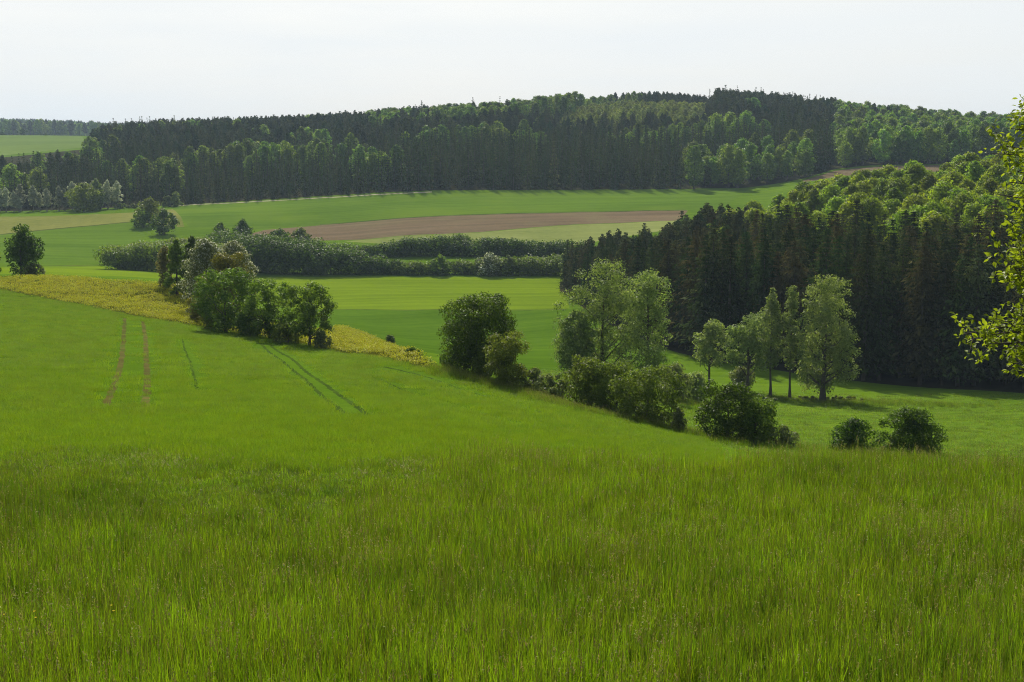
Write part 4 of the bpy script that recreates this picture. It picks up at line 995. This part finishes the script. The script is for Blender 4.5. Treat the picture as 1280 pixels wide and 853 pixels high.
# ------------------------------------------------------------------ the fruit tree that reaches in from the right
def fruit_tree():
    rng = np.random.default_rng(5)
    u0, yb = 1560, 14.0
    x0, y0 = (u0 - 640) / F * yb, yb; z0 = h1(x0, y0)
    def at(u, v, y): s = s_of(u, v); return np.array([s * y - x0, y - y0, y * float(slope(v)) - z0])
    tr = Q(); tw = Q(); P = []; A = []; N = []
    zc = at(1560, 470, yb)[2]; ztop = at(1560, 40, yb)[2]
    tr.tube([(0, 0, -.2), (.05, .02, zc * .5), (-.03, 0, zc), (.05, .05, (zc + ztop) / 2), (0, 0, ztop)], [.13, .10, .085, .05, .015], 8)
    tips = [(1204, 418), (1213, 426), (1232, 430), (1252, 436), (1264, 446), (1275, 462), (1246, 332), (1258, 312), (1268, 335), (1272, 292), (1268, 262), (1247, 243), (1262, 228), (1240, 192), (1252, 182), (1258, 160), (1279, 146), (1272, 215), (1262, 352), (1275, 372), (1278, 395), (1270, 190), (1274, 155), (1243, 345), (1278, 245), (1280, 320), (1228, 432), (1284, 440), (1282, 180)]
    for _ in range(150):
        a = rng.uniform(0, 6.28); tips.append((1560 + 265 * math.cos(a) * rng.uniform(.4, 1), 260 + 300 * math.sin(a) * rng.uniform(.4, 1)))
    for i, (u, v) in enumerate(tips):
        y = yb + (rng.uniform(-.7, .7) if i < 29 else rng.uniform(-2.2, 2.2))
        if i >= 29 and u < 1300: u = 1300 + rng.uniform(0, 60)
        if i >= 29 and v < 190 and u < 1430: v = 190 + rng.uniform(0, 100)
        t = at(u, v, y)
        zb = np.clip(t[2] - 0.45 * np.hypot(t[0], t[1]) + rng.uniform(-.2, .2), zc * .85, ztop * .92)
        b = np.array([0, 0, zb]); L = np.linalg.norm(t - b)
        if i in (0, 1, 2, 3, 4, 5, 26, 27): b = np.array([0, 0, at(1560, 470, yb)[2]])
        m1 = b * .62 + t * .38 + np.array([0, 0, .10 * L]); m2 = b * .25 + t * .75 + np.array([0, 0, .06 * L])
        pts = np.array([b, m1, m2, t])
        tt = np.linspace(0, 1, 9); cv = np.column_stack([pchip(np.array([0, .38, .75, 1.]), pts[:, k], tt) for k in range(3)])
        cv[1:-1] += rng.normal(0, .02, (7, 3))
        tr.tube(cv, np.linspace(.022, .004, 9), 5)
        for f in np.linspace(.42, 1, 13):                        # spurs with rosettes of leaves
            c = np.array([np.interp(f, tt, cv[:, k]) for k in range(3)])
            sp = c + rng.normal(0, .055, 3) + (np.array([0, 0, .03]) if f < .99 else 0)
            if f < .99: tw.tube([c, sp], [.004, .002], 4)
            if i < 29 or rng.uniform() < .85:
                dd = unit(rng.normal(size=3) + unit(t - b) * .8) * rng.uniform(.15, .38); e2 = c + dd
                if (x0 + e2[0]) / (y0 + e2[1]) * F + 640 > u - 14:
                    tw.tube([c, c + dd * .5 + [0, 0, .02], e2], [.005, .004, .002], 4)
                    for g in (.35, .6, .8, 1.0):
                        for _ in range(int(rng.integers(4, 7))):
                            d = unit(rng.normal(size=3) * [1, 1, .7] + [0, 0, .15])
                            P.append(c + dd * g + d * .035); A.append(d + np.array([0, 0, -.15])); N.append(unit(rng.normal(size=3) * .6 + [0, 0, .8]))
            for _ in range(int(rng.integers(5, 9))):
                d = unit(rng.normal(size=3) * [1, 1, .7] + [0, 0, .15])
                P.append(sp + d * .035); A.append(d + np.array([0, 0, -.15])); N.append(unit(rng.normal(size=3) * .6 + [0, 0, .8]))
    P = np.array(P); A = unit(np.array(A)); N = np.array(N)
    if True:                                                     # leaf blades: six corners, folded along the midrib
        n = len(P); N = unit(N - A * (N * A).sum(1, keepdims=True)); Bv = np.cross(N, A)
        L = rng.uniform(.045, .075, n)[:, None]; Wd = L * rng.uniform(.5, .65, n)[:, None]; fo = N * Wd * .18
        rows = [P, P + A*L*.35 + Bv*Wd*.5 + fo, P + A*L*.35, P + A*L*.35 - Bv*Wd*.5 + fo, P + A*L*.7 + Bv*Wd*.36 + fo, P + A*L*.72 - N*L*.04, P + A*L*.7 - Bv*Wd*.36 + fo, P + A*L - N*L*.10]
        V = np.stack(rows, 1).reshape(-1, 3)
        base = np.array([[0, 2, 1, 0], [1, 2, 5, 4], [2, 3, 6, 5], [4, 5, 6, 7]])
        tri = np.array([[0, 2, 1], [0, 3, 2], [1, 2, 5], [1, 5, 4], [2, 3, 6], [2, 6, 5], [4, 5, 7], [5, 6, 7]])
        q = (tri[None] + (np.arange(n) * 8)[:, None, None]).reshape(-1, 3)
    e = tag(empty('fruit_tree', (x0, y0, z0)), 'young fruit tree whose yellow green leafy branches reach in at the right border', 'tree')
    link('crown', quads_mesh('crown', V, q, [M['orchard']]), e)
    tko = link('trunk', tr.mesh('trunk', [M['bark']], True), e)
    link('twigs', tw.mesh('twigs', [M['bark']]), tko)
fruit_tree()

# buttercups low in the left of the meadow
def flowers():
    rng = np.random.default_rng(9)
    spots = [(45, 802), (48, 806), (140, 790), (143, 800), (9, 795), (1070, 773)]
    for u, v in spots:
        x, y, z = ground_at(u, v + 22)
        qd = Q(); H = rng.uniform(.5, .62)
        qd.tube([(0, 0, 0), (.01, .01, H * .5), (.02, 0, H)], [.003, .0025, .002], 4, 0)
        a = np.arange(5) * 1.2566; d = np.column_stack([np.cos(a), np.sin(a), np.full(5, .45)])
        V, q = cards(rng, np.array([.02, 0, H]) + d * .012, np.column_stack([-np.cos(a) * .5, -np.sin(a) * .5, np.ones(5)]), .020, .017, d)
        fl = Q(); fl.add(V, q)
        e = tag(empty('buttercup_plant', (x, y, z), rng.uniform(0, 6)), 'tiny yellow flower on a thin stalk among the foreground grass', 'flower', 'yellow flowers in the meadow grass')
        link('stalk', qd.mesh('stalk', [M['grass_blade']]), e); link('petals', fl.mesh('petals', [M['buttercup']]), e)
flowers()
